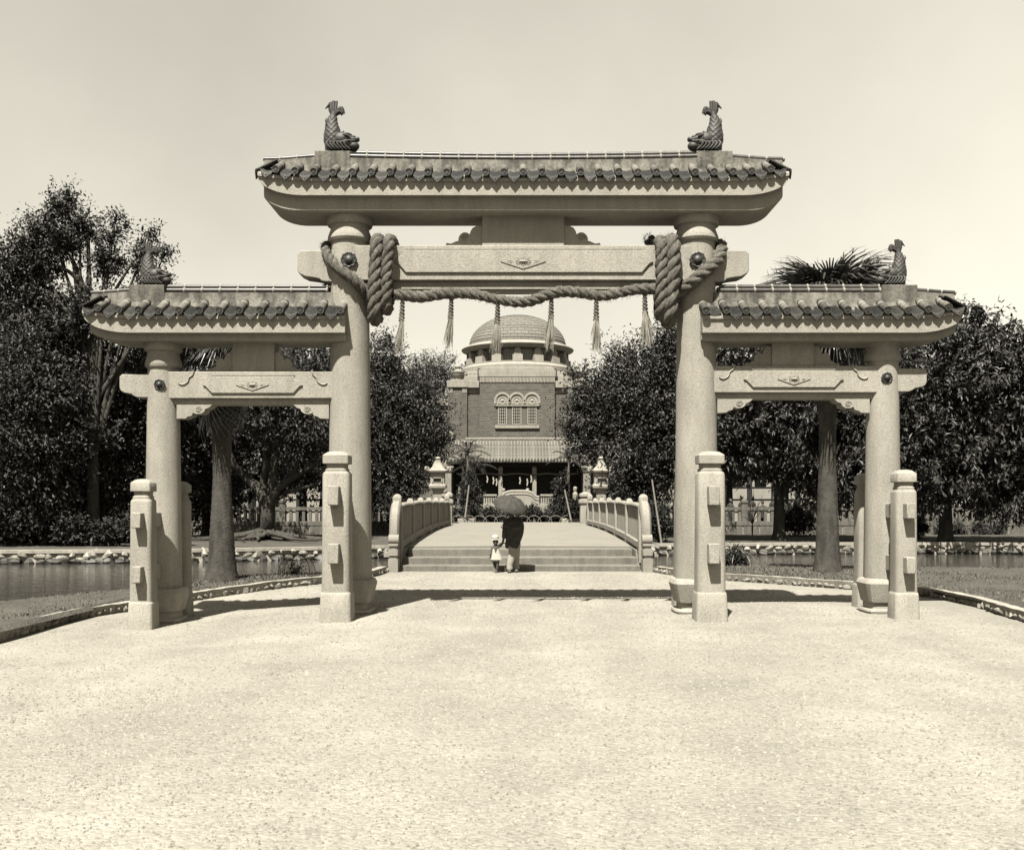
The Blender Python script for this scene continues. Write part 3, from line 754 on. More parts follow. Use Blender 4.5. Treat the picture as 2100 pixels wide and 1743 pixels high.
    # round and drip tiles, front and back
    for x in caps_x:
        for sy in (-1, 1):
            place(rt, 'round_tile', (x + random.uniform(-.006, .006), GY + sy * (hw + .085 + random.uniform(-.006, .006)), z0 + .305 + lift(x) + random.uniform(-.005, .005)), rf, (random.uniform(-.02, .02), 0, (0 if sy < 0 else math.pi) + random.uniform(-.03, .03)))
    sp = (caps_x[-1] - caps_x[0]) / (len(caps_x) - 1)
    mids = [(a + b) / 2 for a, b in zip(caps_x, caps_x[1:])]
    if tips[0]: mids = [caps_x[0] - sp * .5] + mids
    if tips[1]: mids = mids + [caps_x[-1] + sp * .5]
    for i, x in enumerate(mids):
        for sy in (-1, 1):
            me = dt
            if i in skip_drip and sy < 0: me = dt_broken
            rl = math.atan2(lift(x + .1) - lift(x - .1), .2)
            place(me, 'drip_tile', (x + random.uniform(-.005, .005), GY + sy * (hw + .05 + random.uniform(-.005, .005)), z0 + .315 + lift(x) + random.uniform(-.006, .006)), rf, (random.uniform(-.03, .03), -rl * (1 if sy < 0 else -1) + random.uniform(-.03, .03), (0 if sy < 0 else math.pi) + random.uniform(-.02, .02)))
    # tiles turned down over the gable ends
    for (tp, xe_, sg) in ((tips[0], xa, -1), (tips[1], xb, 1)):
        if not tp: continue
        for q, yy in enumerate((-.39, -.2, 0, .2, .39)):
            place(dt, 'drip_tile', (xe_ + sg * .004, GY + yy, z0 + .315 + lift(xe_) + .10 * (1 - abs(yy) / .45)), rf, (0, 0, -sg * -math.pi / 2))
    # blocks under the fish
    for fx in fish_x:
        m = MB(); t = z0 + .745
        m.loft([[(fx + a * .265, GY + b * .20, t - .32) for a, b in ((-1, -1), (1, -1), (1, 1), (-1, 1))], [(fx + a * .255, GY + b * .20, t - .012) for a, b in ((-1, -1), (1, -1), (1, 1), (-1, 1))], [(fx + a * .25, GY + b * .19, t) for a, b in ((-1, -1), (1, -1), (1, 1), (-1, 1))]])
        m.build('finial_block', M['plaster'], rf, smooth=30)
    return rf

caps_main = [(i - 13) * .272 for i in range(27)]
roof(6.035, -3.85, 3.85, (True, True), caps_main, rt_main, dt_main, rg_main, .270, .205, .50, (-2.80, 2.81), (-2.565, 2.565))
cl = [-6.09 + i * .2895 for i in range(13)]
roof(4.07, -6.38, -2.53, (True, False), cl, rt_side, dt_side, rg_side, .262, .10, .46, (-5.52,), (-5.24, -2.88))
cr_ = [2.615 + i * .2895 for i in range(13)]
roof(4.07, 2.54, 6.37, (False, True), cr_, rt_side, dt_side, rg_side, .262, .10, .46, (5.52,), (2.88, 5.24), skip_drip=(0,))

# --- fish finials
def fish_mesh():
    m = MB()
    # body: curved column with raised scales
    spine = catmull([(-.0, 0, -.02), (-.005, 0, .08), (-.012, 0, .18), (-.012, 0, .28), (-.02, 0, .37), (-.012, 0, .45), (.002, 0, .52), (.01, 0, .57)], 14)
    rad = [interp(p.z, [(-.02, .118), (.08, .12), (.2, .122), (.28, .112), (.36, .092), (.44, .07), (.5, .054), (.57, .046)]) for p in spine]
    n = 60; rings = []
    for i, (p, r, (t, a, b)) in enumerate(zip(spine, rad, frames(spine))):
        ring = []
        for j in range(n):
            th = 2 * math.pi * j / n
            row = p.z / .05; k = math.floor(row); fr = row - k
            u = (j / n * 12 + .5 * (k % 2)) % 1 - .5
            edge = .5 - math.sqrt(max(0, .25 - u * u)) * .9
            q1 = j / n * 9; r1_ = p.z / .075; h = .012 * (abs(math.sin(math.pi * (r1_ + q1))) * abs(math.sin(math.pi * (r1_ - q1)))) ** .6
            rr = r * (1 + .0) + (h if .12 < p.z < .5 else 0)
            ring.append(p + a * (rr * math.cos(th) * .85) + b * (rr * math.sin(th)))
        rings.append(ring)
    m.loft(rings)
    # head
    m.ball((.12, 0, .16), (.15, .115, .11), 16, 10); m.ball((.22, 0, .165), (.10, .085, .062), 14, 8)
    m.ball((.185, 0, .225), (.095, .092, .035), 14, 8)                 # brow
    m.ball((.295, 0, .155), (.085, .075, .036), 14, 8); m.ball((.365, 0, .165), (.026, .05, .036), 10, 7)   # upper lip, hooked
    m.ball((.295, 0, .065), (.093, .082, .070), 16, 10)                 # lower jaw
    m.ball((.19, 0, .055), (.10, .09, .055), 14, 8)
    m.ball((.30, 0, .195), (.033, .045, .03), 10, 7)                    # nose
    for sy in (-1, 1):
        m.ball((.175, sy * .088, .165), (.022, .018, .022), 10, 7); m.ball((.175, sy * .104, .165), .010, 8, 5)
        m.tube(catmull([(.05, sy * .085, .10), (.12, sy * .115, .085), (.19, sy * .105, .115), (.27, sy * .085, .12), (.33, sy * .06, .128)], 4), .013, 7)
        m.tube(catmull([(.14, sy * .085, .195), (.19, sy * .1, .20), (.25, sy * .085, .185)], 4), .014, 7)
        for k in range(6):                                             # gill frills
            x = -.085 + k * .052
            m.tube(catmull([(x + .055, sy * (.07 + .002 * k), .13 - .006 * k), (x + .005, sy * (.105 + .003 * k), .085), (x + .03, sy * .112, .03), (x + .09, sy * .10, -.012)], 4), [.016, .017, .018, .018, .018, .018, .018, .017, .016, .015, .014, .012, .01][:13], 7)
    # horn
    m.tube([(.12, 0, .24), (.135, 0, .272), (.16, 0, .292)], [.03, .018, .006], 8)
    # back fin
    for k in range(7):
        z = .20 + k * .03; m.tube([(.06 - .004 * k, 0, z), (.118 - .010 * k, 0, z + .035)], [.020, .011], 6, flat=1.2)
    # belly fins
    for sy in (-1, 1): m.tube([(-.08, sy * .05, .36), (-.1, sy * .07, .42), (-.085, sy * .06, .46)], [.02, .012, .004], 6)
    # tail: two lobes of curling rays
    for k in range(6):
        w = k / 5; sy = (-1) ** k * .012
        tipL = (lerp(-.122, .055, w), sy * 2, lerp(.655, .66, w) - .03 * (1 - w))
        topL = (lerp(-.055, .05, w), sy, lerp(.675, .725, math.sin(w * 2.2)))
        m.tube(catmull([(0, 0, .50), (lerp(-.045, .035, w), sy, .60), topL, tipL], 5), [.026, .027, .027, .027, .027, .027, .026, .025, .024, .023, .022, .02, .018, .015, .011, .006], 7)
    for k in range(5):
        w = k / 4; sy = (-1) ** k * .014
        m.tube(catmull([(.005, 0, .50), (lerp(.06, .05, w), sy, lerp(.60, .545, w)), (lerp(.125, .105, w), sy, lerp(.635, .56, w)), (lerp(.165, .12, w), sy * 2, lerp(.55, .525, w))], 5), [.026, .027, .027, .027, .027, .026, .026, .025, .024, .023, .022, .02, .018, .015, .011, .006], 7)
    return m.mesh('fish_finial', M['fish'], smooth=50)
fm = fish_mesh()
place(fm, 'fish_finial', (-2.80, GY - .10, 6.035 + .775), gate)
place(fm, 'fish_finial', (2.81, GY - .10, 6.035 + .775), gate, scale=(-1, 1, 1))
place(fm, 'fish_finial', (-5.52, GY - .10, 4.07 + .775), gate, scale=(.86, .86, .84))
place(fm, 'fish_finial', (5.53, GY - .10, 4.07 + .775), gate, scale=(-.86, .86, .90))

# ================================================================== STRAW ROPE
rope = empty('straw_rope', (0, 14.85, 4.3), 'thick twisted straw rope slung across the gate and looped on its beam', 'rope')
def rope_mesh(m, pts, Rr, n=6, pitch=4.9, strands=3, ph0=0.0, taper=None):
    path = catmull(pts, n); fine = []
    # equal steps
    tot = sum((b - a).length for a, b in zip(path, path[1:])); steps = max(10, int(tot / (Rr * .42)))
    acc = 0; d = tot / steps; fine = [path[0]]; prev = path[0]
    for p in path[1:]:
        seg = (p - prev).length
        while acc + seg >= d and seg > 1e-9:
            q = prev.lerp(p, (d - acc) / seg); fine.append(q); prev = q; seg = (p - prev).length; acc = 0
        acc += seg; prev = p
    fr = frames(fine); s = 0
    for k in range(strands):
        pl = []; rr = []
        for i, (p, (t, a, b)) in enumerate(zip(fine, fr)):
            th = ph0 + 2 * math.pi * (k / strands) + i * d / (pitch * Rr) * 2 * math.pi
            tp = taper(i / len(fine)) if taper else 1
            w = tp * (1 + .05 * math.sin(i * .9 + k * 2) + .07 * math.sin(i * .11 + ph0 * 5))
            pl.append(p + (a * math.cos(th) + b * math.sin(th)) * Rr * .50 * w); rr.append(Rr * .56 * w)
        ns = 18; rings = []
        for i, (p, r, (t, a, b)) in enumerate(zip(pl, rr, frames(pl))):
            ring = []
            for j in range(ns):
                th = 2 * math.pi * j / ns; q = r * (1 + .10 * math.cos(6 * th + i * .55) + random.uniform(-.035, .035)); ring.append(p + a * (q * math.cos(th)) + b * (q * math.sin(th)))
            rings.append(ring)
        m.loft(rings)
    return fine
def fuzz(m, path, Rr, n, ln=.05):
    for _ in range(n):
        p = random.choice(path); d = Vector((random.gauss(0, 1), random.gauss(0, 1), random.gauss(0, 1))).normalized()
        a = p + d * Rr * .95; b = a + (d + Vector((random.gauss(0, .7), random.gauss(0, .5), random.gauss(0, .7)))).normalized() * random.uniform(.3, 1) * ln
        m.tube([a, b], [.0024, .0012], 3, caps=False)
# span
sp_px = [(806, 604), (835, 606), (865, 609), (893, 605), (920, 601), (950, 602), (985, 606), (1015, 613), (1045, 619), (1075, 619), (1103, 613), (1125, 604), (1150, 598), (1185, 600), (1220, 606), (1250, 605), (1285, 598), (1318, 592), (1352, 594)]
spn = [at(a, b, 14.86) for a, b in sp_px]
m = MB(); pth = rope_mesh(m, spn, .076); fuzz(m, pth, .078, 1300, .06)
m.build('rope_span', M['rope'], rope, smooth=70)
def loop(xpx_t, xpx_b, zt, zb_, Rr, yf, ybk, ph, lean=0):
    xt, xb_ = X_(xpx_t, yf), X_(xpx_b, yf)
    pts = []
    for (u, y, z) in ((.0, ybk, (zt + zb_) / 2 + .2), (.05, ybk, zt - .12), (.0, (yf + ybk) / 2, zt + .02), (0, yf + .02, zt - .08), (.25, yf - .02, lerp(zt, zb_, .3)), (.6, yf - .03, lerp(zt, zb_, .6)), (.9, yf, zb_ + .13), (1, yf + .10, zb_ + .02), (1, yf + .26, zb_ + .12), (.8, yf + .33, zb_ + .45), (.5, ybk, (zt + zb_) / 2)):
        pts.append(Vector((lerp(xt, xb_, u), y, z)))
    m = MB(); p = rope_mesh(m, pts, Rr, ph0=ph); fuzz(m, p, Rr, 700, .06); m.build('rope_loop', M['rope'], rope, smooth=70)
loop(772, 768, Z_(486, 14.8), Z_(655, 14.8), .100, 14.80, 15.56, .3)
loop(797, 791, Z_(486, 14.8), Z_(636, 14.8), .085, 14.78, 15.56, 1.3)
loop(1381, 1373, Z_(486, 14.8), Z_(658, 14.8), .108, 14.80, 15.56, 2.0)
loop(1357, 1357, Z_(489, 14.8), Z_(646, 14.8), .088, 14.78, 15.56, .6)
# turns round the pillars
for s, zlist, Rr in ((-1, [(62, 606), (40, 590), (15, 572), (-12, 553), (-40, 533), (-65, 510), (-88, 494), (-115, 488), (-150, 500), (-185, 540)], .075), (1, [(62, 604), (38, 590), (10, 572), (-18, 552), (-45, 530), (-70, 506), (-92, 490), (-118, 486), (-150, 500), (-185, 540)], .088)):
    pts = []
    for ang, py in zlist:
        a = R(ang) * -s; rad = .285 + Rr * .95
        pts.append(Vector((s * 2.57 + rad * math.sin(a), GY - rad * math.cos(a), Z_(py, 14.85))))
    m = MB(); p = rope_mesh(m, pts, Rr); fuzz(m, p, Rr, 700, .06); m.build('rope_turn', M['rope'], rope, smooth=70)
# cut ends
m = MB(); e = [at(1345, 505, 15.5), at(1336, 497, 15.5), at(1329, 490, 15.5)]
p = rope_mesh(m, e, .085); fuzz(m, [e[-1]] * 3, .06, 120, .07); fuzz(m, p, .08, 60); m.build('rope_end', M['rope'], rope, smooth=70)

# tassels: each hangs from the rope
tnames = [('second', 0)]
def tassel(px, ytop, ybot, lean, spread, label, seed):
    rr = random.Random(seed); top = at(px, ytop, 14.86); h = (ybot - ytop) * 14.86 / F
    root = empty('straw_tassel', top - Vector((0, 0, h)), label, 'tassel', 'straw tassels along the rope')
    m = MB(); ch = h * .42
    for k in range(2):
        path = []
        for i in range(22):
            t = i / 21; a = t * 22 + k * math.pi
            path.append(top + Vector((lean * t * .3 + .017 * math.cos(a) * (1 + t * .6), .017 * math.sin(a), -ch * t + .06 * (1 - t) * .5)))
        m.tube(path, [.017 + .006 * (i / 21) for i in range(22)], 6)
    m.build('cord', M['rope'], root, smooth=60)
    V = []; Fc = []
    m = MB()
    for i in range(85):
        a = rr.uniform(0, 6.28); q = math.sqrt(rr.random()); t0 = rr.uniform(.30, .48); x0 = .030 * q * math.cos(a); y0 = .030 * q * math.sin(a)
        l1 = rr.uniform(.68, 1.04); xs_ = 1.35 * spread * q * math.cos(a) + rr.gauss(0, .016); ys_ = spread * q * math.sin(a)
        pts = [top + Vector((lean * t0 * .3 + x0, y0, -h * t0)), top + Vector((lean * .6 + lerp(x0, xs_, .5), lerp(y0, ys_, .6), -h * lerp(t0, l1, .5))), top + Vector((lean + xs_, ys_, -h * l1))]
        m.tube(pts, [.0042, .0042, .0022], 4)
    m.build('straw_skirt', M['straw'], root, smooth=60)
for i, (px, y0, y1, ln, spd, lab) in enumerate(((826, 612, 724, -.06, .045, 'straw tassel on the rope beside the west loops, its ends swung aside'),
        (926, 612, 713, -.05, .05, 'straw tassel against open sky, second from the west rope loops'),
        (1021, 622, 724, -.03, .055, 'straw tassel hanging over the west half of the dome'),
        (1131, 610, 718, -.03, .055, 'straw tassel hanging over the east edge of the dome'),
        (1223, 612, 720, -.01, .06, 'straw tassel on the rope against open sky, second from the east loops'),
        (1322, 602, 712, .03, .085, 'widest straw tassel on the rope beside the east loops'))):
    tassel(px, y0, y1, ln, spd, lab, i)

# ================================================================== THE BRIDGE
def deck_z(y): return interp(y, [(24, .48), (25.6, .48), (28, .575), (31, .65), (34, .70), (38, .725), (43.5, .72), (49, .73)])
bridge = empty('stone_bridge', (0, 33.5, 0), 'arched stone footbridge with balustrades and three broad steps over the pond', 'bridge')
HW = 3.0
SY = [24.40, 24.95, 25.58]; SZ = [.14, .305, .48]
for i in range(3):
    y1 = SY[i + 1] + .02 if i < 2 else 26.3
    m = MB(); z0 = -.3
    hw = 2.86 - i * .02 - (.03 if i == 2 else 0)
    m.prism_x([(SY[i], z0), (SY[i], SZ[i] - .012), (SY[i] + .012, SZ[i]), (y1, SZ[i]), (y1, z0)] if i < 2 else [(SY[i], z0), (SY[i], SZ[i] - .012), (SY[i] + .012, SZ[i]), (y1, SZ[i] + .004), (y1, z0)], -hw, hw)
    m.build('step', M['step_stone'], bridge, smooth=30)
ys_ = [26.3 + (48.6 - 26.3) * i / 40 for i in range(41)]
m = MB(); rings = []
for y in ys_:
    z = deck_z(y) + .004; hw = 2.86 if y < 43.8 else lerp(2.86, 4.2, sm((y - 43.8) / 3))
    cb = .02
    rings.append([(-hw, y, z - .45), (hw, y, z - .45), (hw, y, z), (hw * .5, y, z + cb * .8), (0, y, z + cb), (-hw * .5, y, z + cb * .8), (-hw, y, z)])
m.loft(rings); m.build('deck', M['deck'], bridge, smooth=40)
# arch face below the deck edges
for s in (-1, 1):
    m = MB(); pts = []
    for i in range(25):
        y = 25.4 + 18.0 * i / 24; pts.append((y, deck_z(y) - .02))
    low = []
    for i in range(25):
        y = 43.4 - 18.0 * i / 24; u = (y - 34.4) / 8.2
        low.append((y, (-.9 + 1.15 * math.sqrt(max(0, 1 - u * u))) if abs(u) < 1 else -1.2))
    m.prism_x(pts + low, s * 2.87, s * 3.13); m.build('arch_face', M['granite_bridge'], bridge, smooth=30)
PY = [25.0, 28.05, 31.1, 34.1, 37.1, 40.1, 43.0]
def bpost(x, y, z0, h, w, end):
    m = MB()
    def ring(wd, z, r=.02): return [(a, b, z) for a, b in rrect(x, y, wd, wd, min(r, wd * .2), 2)]
    if end:
        m.loft([ring(w, z0 - .3), ring(w, z0 + h - .34), ring(w * .96, z0 + h - .325), ring(w * .86, z0 + h - .32), ring(w * .86, z0 + h - .285), ring(w * .76, z0 + h - .28), ring(w * .76, z0 + h - .22), ring(w * .9, z0 + h - .215), ring(w * .9, z0 + h - .09), ring(w * .86, z0 + h - .07), ring(w * .6, z0 + h - .025), ring(w * .25, z0 + h)])
    else:
        m.loft([ring(w, z0 - .3), ring(w, z0 + h - .16), ring(w * .97, z0 + h - .145), ring(w * .9, z0 + h - .14), ring(w * .9, z0 + h - .115), ring(w * .8, z0 + h - .10), ring(w * .72, z0 + h - .055), ring(w * .5, z0 + h - .018), ring(w * .2, z0 + h)])
    return m.build('rail_post', M['granite_bridge'], bridge, smooth=35)
for s in (-1, 1):
    x = s * HW
    tops = [1.85, 1.765, 1.81, 1.83, 1.845, 1.845, 2.02]
    for i, (y, t) in enumerate(zip(PY, tops)):
        z = deck_z(y); bpost(x, y, z, t - z, .235 if i in (0, 6) else .225, i in (0, 6))
    for (ya, yb_, ta, tb) in zip(PY, PY[1:], tops, tops[1:]):
        ta = min(ta, 1.80) if ta < 1.83 or True else ta
        za, zb2 = min(ta, 1.83) - .175, min(tb, 1.83) - .175
        if ya == 25.0: za = 1.53
        y0, y1 = ya + .11, yb_ - .11; n = 6
        path = [Vector((x, lerp(y0, y1, i / n), lerp(za, zb2, i / n) - .0 + .02 * math.sin(math.pi * i / n))) for i in range(n + 1)]
        m = MB(); rings = []
        for p in path:
            rings.append([(p.x + .105 * math.cos(a), p.y, p.z + .075 * math.sin(a) * (1 if math.sin(a) > 0 else .55)) for a in [2 * math.pi * j / 14 for j in range(14)]])
        m.loft(rings); m.build('handrail', M['granite_bridge'], bridge, smooth=50)
        # lower rail with openings under it
        m = MB(); rings = []
        for i in range(n + 1):
            y = lerp(y0, y1, i / n); z = deck_z(y)
            rings.append([(x - .115, y, z + .07), (x + .115, y, z + .07), (x + .115, y, z + .205), (x + .09, y, z + .225), (x - .09, y, z + .225), (x - .115, y, z + .205)])
        m.loft(rings); m.build('bottom_rail', M['granite_bridge'], bridge, smooth=30)
        for q in (0, 1):        # feet under the lower rail
            yy = y0 + .25 if q == 0 else y1 - .25
            m = MB(); m.box(x - .10, x + .10, yy - .28, yy + .28, deck_z(yy) - .05, deck_z(yy) + .075); m.build('rail_foot', M['granite_bridge'], bridge, smooth=30)
        # pierced panel: close-set upright bars with a solid stile at one end
        k = 11
        bw = (y1 - y0) / k
        for i in range(k):
            yc = y0 + bw * (i + .5); z0 = deck_z(yc) + .22; z1 = lerp(za, zb2, (i + .5) / k) - .03
            m = MB(); wd = bw * (.62 if 0 < i < k - 1 else .9)
            m.box(x - .05, x + .05, yc - wd / 2, yc + wd / 2, z0, z1); m.build('baluster', M['granite_bridge'], bridge, smooth=30)
    # curved volute in front of the end posts and its stacked foot block
    for (py_, dr, zt) in ((25.0, -1, 1.60), (43.0, 1, 1.60)):
        zb0 = deck_z(py_); rings = []
        n = 18
        for i in range(n + 1):
            a = math.pi * .5 * i / n
            yy = py_ + dr * (.10 + .58 * math.sin(a) ** .9); zz = zt - .80 * (1 - math.cos(a))
            # outward normal
            ny, nz = dr * math.sin(a) * .58, math.cos(a) * .8; ln_ = math.hypot(ny, nz); ny /= ln_; nz /= ln_
            w = .115; th = lerp(.11, .085, i / n)
            rings.append([(x - w, yy + ny * th * .2, zz + nz * th * .2), (x - w, yy - ny * th * 1.5, zz - nz * th * 1.5), (x + w, yy - ny * th * 1.5, zz - nz * th * 1.5), (x + w, yy + ny * th * .2, zz + nz * th * .2), (x + w * .6, yy + ny * th * .75, zz + nz * th * .75), (x - w * .6, yy + ny * th * .75, zz + nz * th * .75)])
        m = MB(); m.loft(rings)
        # scroll bulb at the foot of the curve
        yy = py_ + dr * .70; zz = zt - .84
        m.tube([(x - .118, yy, zz), (x + .118, yy, zz)], .125, 20)
        m.build('volute', M['granite_bridge'], bridge, smooth=45)
        m = MB(); m.prism_x([(py_ + dr * .08, zb0 - .2), (py_ + dr * .60, zb0 - .2), (py_ + dr * .60, zt - .78), (py_ + dr * .52, zt - .48), (py_ + dr * .36, zt - .22), (py_ + dr * .08, zt - .1)], x - .06, x + .06)
        m.build('volute_web', M['granite_bridge'], bridge, smooth=30)
        y0, y1 = sorted((py_ + dr * .50, py_ + dr * .92))
        g0 = -.35 if dr < 0 else .3
        m = MB()
        z_a = zt - .955
        zs = [(g0, .31, 0), (.31, .385, .028), (.385, .535, 0), (.535, .61, .028), (.61, z_a + .02, 0)] if dr < 0 else [(g0, z_a + .02, 0)]
        for (a, b, ins) in zs: m.box(x - .115 + ins, x + .115 - ins, y0 + ins, y1 - ins, a, b + .001)
        m.build('foot_block', M['granite_bridge'], bridge, smooth=30, bevel=.006)
    m = MB(); m.box(min(x + s * .13, x + s * .36), max(x + s * .13, x + s * .36), 25.2, 25.5, .30, .42); m.build('abutment_stub', M['granite_bridge'], bridge, smooth=30)

# ================================================================== PEOPLE
def limb(m, pts, rad, n=10): m.tube(catmull([Vector(p) for p in pts], 4), [r for i in range(len(rad) - 1) for r in [lerp(rad[i], rad[i + 1], k / 4) for k in range(4)]] + [rad[-1]], n)
def hand(m, p, d, sc, side):        # p wrist, d pointing direction
    p = Vector(p); d = Vector(d).normalized(); w = d.orthogonal().normalized(); u = d.cross(w)
    pc = p + d * .045 * sc; m.ball(pc, (.030 * sc, .022 * sc, .042 * sc), 8, 6)
    for k, (o, l) in enumerate(((-.024, .062), (-.008, .072), (.008, .068), (.024, .052))):
        a = p + d * .075 * sc + w * o * sc; b = a + d * l * .5 * sc + u * .006 * sc; c = b + d * l * .42 * sc + u * .020 * sc
        m.tube([a - d * .02 * sc, a, b, c], [.009 * sc, .009 * sc, .0085 * sc, .007 * sc], 6)
    a = p + d * .025 * sc + w * .024 * sc * side; m.tube([a, a + (d * .02 + w * .025 * side) * sc, a + (d * .05 + w * .030 * side) * sc], [.011 * sc, .0105 * sc, .008 * sc], 6)
def head(m, c, s, fwd=(0, -1, 0)):
    c = Vector(c); f = Vector(fwd).normalized(); m.ball(c, (.074 * s, .092 * s, .108 * s), 16, 12); m.ball(c + f * .025 * s + Vector((0, 0, -.05 * s)), (.058 * s, .07 * s, .065 * s), 14, 10)
    m.tube([c + f * .085 * s + Vector((0, 0, .02 * s)), c + f * .108 * s + Vector((0, 0, -.018 * s))], [.009 * s, .016 * s], 8)          # nose
    r = f.cross(Vector((0, 0, 1)))
    for q in (-1, 1):
        m.ball(c + r * q * .076 * s + Vector((0, 0, -.01 * s)), (.012 * s, .022 * s, .03 * s), 8, 6)
        m.ball(c + f * .078 * s + r * q * .03 * s + Vector((0, 0, .012 * s)), .012 * s, 8, 6)
    m.tube([c + f * .088 * s + r * -.024 * s + Vector((0, 0, -.052 * s)), c + f * .094 * s + Vector((0, 0, -.052 * s)), c + f * .088 * s + r * .024 * s + Vector((0, 0, -.052 * s))], .007 * s, 6)

PYD = 24.05           # where the two walkers stand
def W(zx, zy, dy=0.0):        # from the close-up of the photograph to a point on the walkers' plane
    return at((1780 + zx / 4.5875) / 1.8067, (1780 + zy / 4.5875) / 1.8067, PYD + dy) 
g_y = 0.0
adult = empty('person', W(530, 1560), 'grown-up in dark jacket and pale trousers holding a child by the hand', 'person')
sh_r, sh_l = W(655, 640, .03), W(450, 640, -.02)
m = MB()
head(m, W(520, 540, -.06), .98, (-.25, -1, -.3))
limb(m, [W(545, 640), W(530, 600, -.03), W(522, 570, -.05)], [.07, .052, .05])
limb(m, [W(560, 1100), W(565, 950), W(560, 800), W(550, 680), W(545, 620)], [.15, .13, .15, .16, .10])
limb(m, [W(545, 1080, -.02), W(535, 1300, -.05), W(500, 1480, -.06), W(497, 1520, -.06)], [.085, .062, .045, .04])
limb(m, [W(600, 1080, .02), W(605, 1300, .06), W(600, 1470, .14), W(600, 1510, .14)], [.085, .062, .045, .04])
limb(m, [sh_l, W(420, 840, -.05), W(390, 1010, -.06), W(378, 1060, -.06)], [.055, .042, .03, .024])
hand(m, W(380, 1050, -.06), (-.45, 0, -1), .95, 1)
limb(m, [sh_r, W(640, 790, -.12), W(520, 790, -.16), W(455, 775, -.13)], [.055, .045, .035, .026])
hand(m, W(455, 776, -.13), (-1, -.1, .1), .95, -1)
m.build('body', M['skin'], adult, smooth=180, remesh=.011)
m = MB()        # jacket: shoulders, skirt and two sleeves
limb(m, [W(520, 1130), W(548, 1060), W(565, 930), W(560, 800), W(552, 690), W(545, 615)], [.155, .178, .172, .185, .185, .09], 16)
limb(m, [W(640, 640), W(690, 760, .02), W(682, 900, .03), W(640, 1040, .02)], [.07, .075, .07, .06])
limb(m, [sh_l, W(418, 830, -.05), W(398, 980, -.06)], [.082, .066, .052]); limb(m, [sh_r, W(655, 790, -.12), W(540, 800, -.17), W(490, 785, -.14)], [.082, .07, .06, .05])
m.ball(W(455, 1090), (.055, .10, .10), 10, 8)
m.build('jacket', M['coat'], adult, smooth=180, remesh=.013)
m = MB()
limb(m, [W(545, 1060, -.02), W(548, 1180, -.04), W(525, 1330, -.06), W(500, 1440, -.07), W(497, 1515, -.07)], [.13, .098, .088, .075, .078], 12)
limb(m, [W(595, 1060, .02), W(600, 1200, .05), W(602, 1330, .08), W(605, 1440, .13), W(612, 1500, .14)], [.13, .10, .088, .078, .085], 12)
m.build('trousers', M['trouser'], adult, smooth=180, remesh=.012)
for (zx, zy, dy) in ((492, 1545, -.10), (612, 1535, .10)):
    c = W(zx, zy, dy); m = MB(); m.ball((c.x, c.y - .05, .035), (.05, .13, .042), 12, 8); m.ball((c.x, c.y + .03, .06), (.045, .06, .06), 10, 8); m.build('shoe', M['shoe'], adult, smooth=60)
m = MB(); c = W(520, 540, -.06); m.ball(c + Vector((0, .015, .03)), (.084, .098, .096), 14, 10); m.build('hair', M['coat'], adult, smooth=60)

child = empty('person', W(265, 1565), 'small child in white smock and white brimmed hat beside the grown-up', 'person')
m = MB(); ck = .80
head(m, W(258, 1040, -.02), ck, (0, -1, -.2))
limb(m, [W(260, 1085), W(260, 1120)], [.034, .04])
limb(m, [W(262, 1340), W(262, 1220), W(262, 1130), W(260, 1090)], [.085, .085, .08, .045])
limb(m, [W(283, 1320, -.02), W(292, 1420, -.03), W(285, 1500, -.03), W(284, 1530, -.03)], [.05, .04, .03, .026]); limb(m, [W(235, 1320, .03), W(240, 1420, .07), W(270, 1490, .13), W(300, 1520, .14)], [.05, .04, .03, .026])
limb(m, [W(310, 1120), W(335, 1080, -.03), W(360, 1065, -.05), W(372, 1068, -.05)], [.032, .027, .022, .02]); hand(m, W(364, 1066, -.05), (1, 0, 0), .62, 1)
limb(m, [W(212, 1120), W(190, 1190, -.01), W(172, 1260, -.03), W(168, 1275, -.03)], [.032, .027, .022, .018]); hand(m, W(170, 1265, -.03), (-.1, 0, -1), .62, -1)
m.build('body', M['skin'], child, smooth=180, remesh=.008)
m = MB(); rings = []
for (zx, zy, rx, ry) in ((262, 1095, .045, .04), (262, 1120, .075, .06), (262, 1160, .085, .075), (264, 1220, .100, .085), (270, 1280, .125, .10), (276, 1320, .145, .115), (276, 1345, .15, .12)):
    c = W(zx, zy); rings.append([(c.x + rx * (1 + .05 * math.sin(5 * a)) * math.cos(a), c.y + ry * (1 + .05 * math.sin(5 * a)) * math.sin(a), c.z) for a in [2 * math.pi * j / 24 for j in range(24)]])
m.loft(rings); m.build('smock', M['smock'], child, smooth=60)
m = MB(); rings = []
for (zy, r) in ((1325, .11), (1360, .105), (1375, .095)):
    c = W(255, zy); rings.append([(c.x + r * math.cos(a), c.y + r * .85 * math.sin(a), c.z) for a in [2 * math.pi * j / 18 for j in range(18)]])
m.loft(rings); m.build('bloomers', M['trouser'], child, smooth=60)
c = W(252, 1000, -.02); m = MB()
m.lathe([(.105, -.012), (.108, -.004), (.083, .012), (.084, .04), (.078, .075), (.060, .100), (.030, .113), (.004, .116)], (c.x, c.y, c.z), 22); hb = m.build('hat', M['hat'], child, smooth=40)
m = MB(); m.lathe([(.0855, .012), (.0862, .014), (.0862, .03), (.0855, .032)], (c.x, c.y, c.z), 22); m.build('hat_band', M['hatband'], hb, smooth=40)
for (zx, zy, dy) in ((270, 1548, -.06), (310, 1540, .08)):
    c = W(zx, zy, dy); m = MB(); m.ball((c.x, c.y - .02, .022), (.032, .075, .028), 10, 7); m.build('shoe', M['shoe'], child, smooth=60)

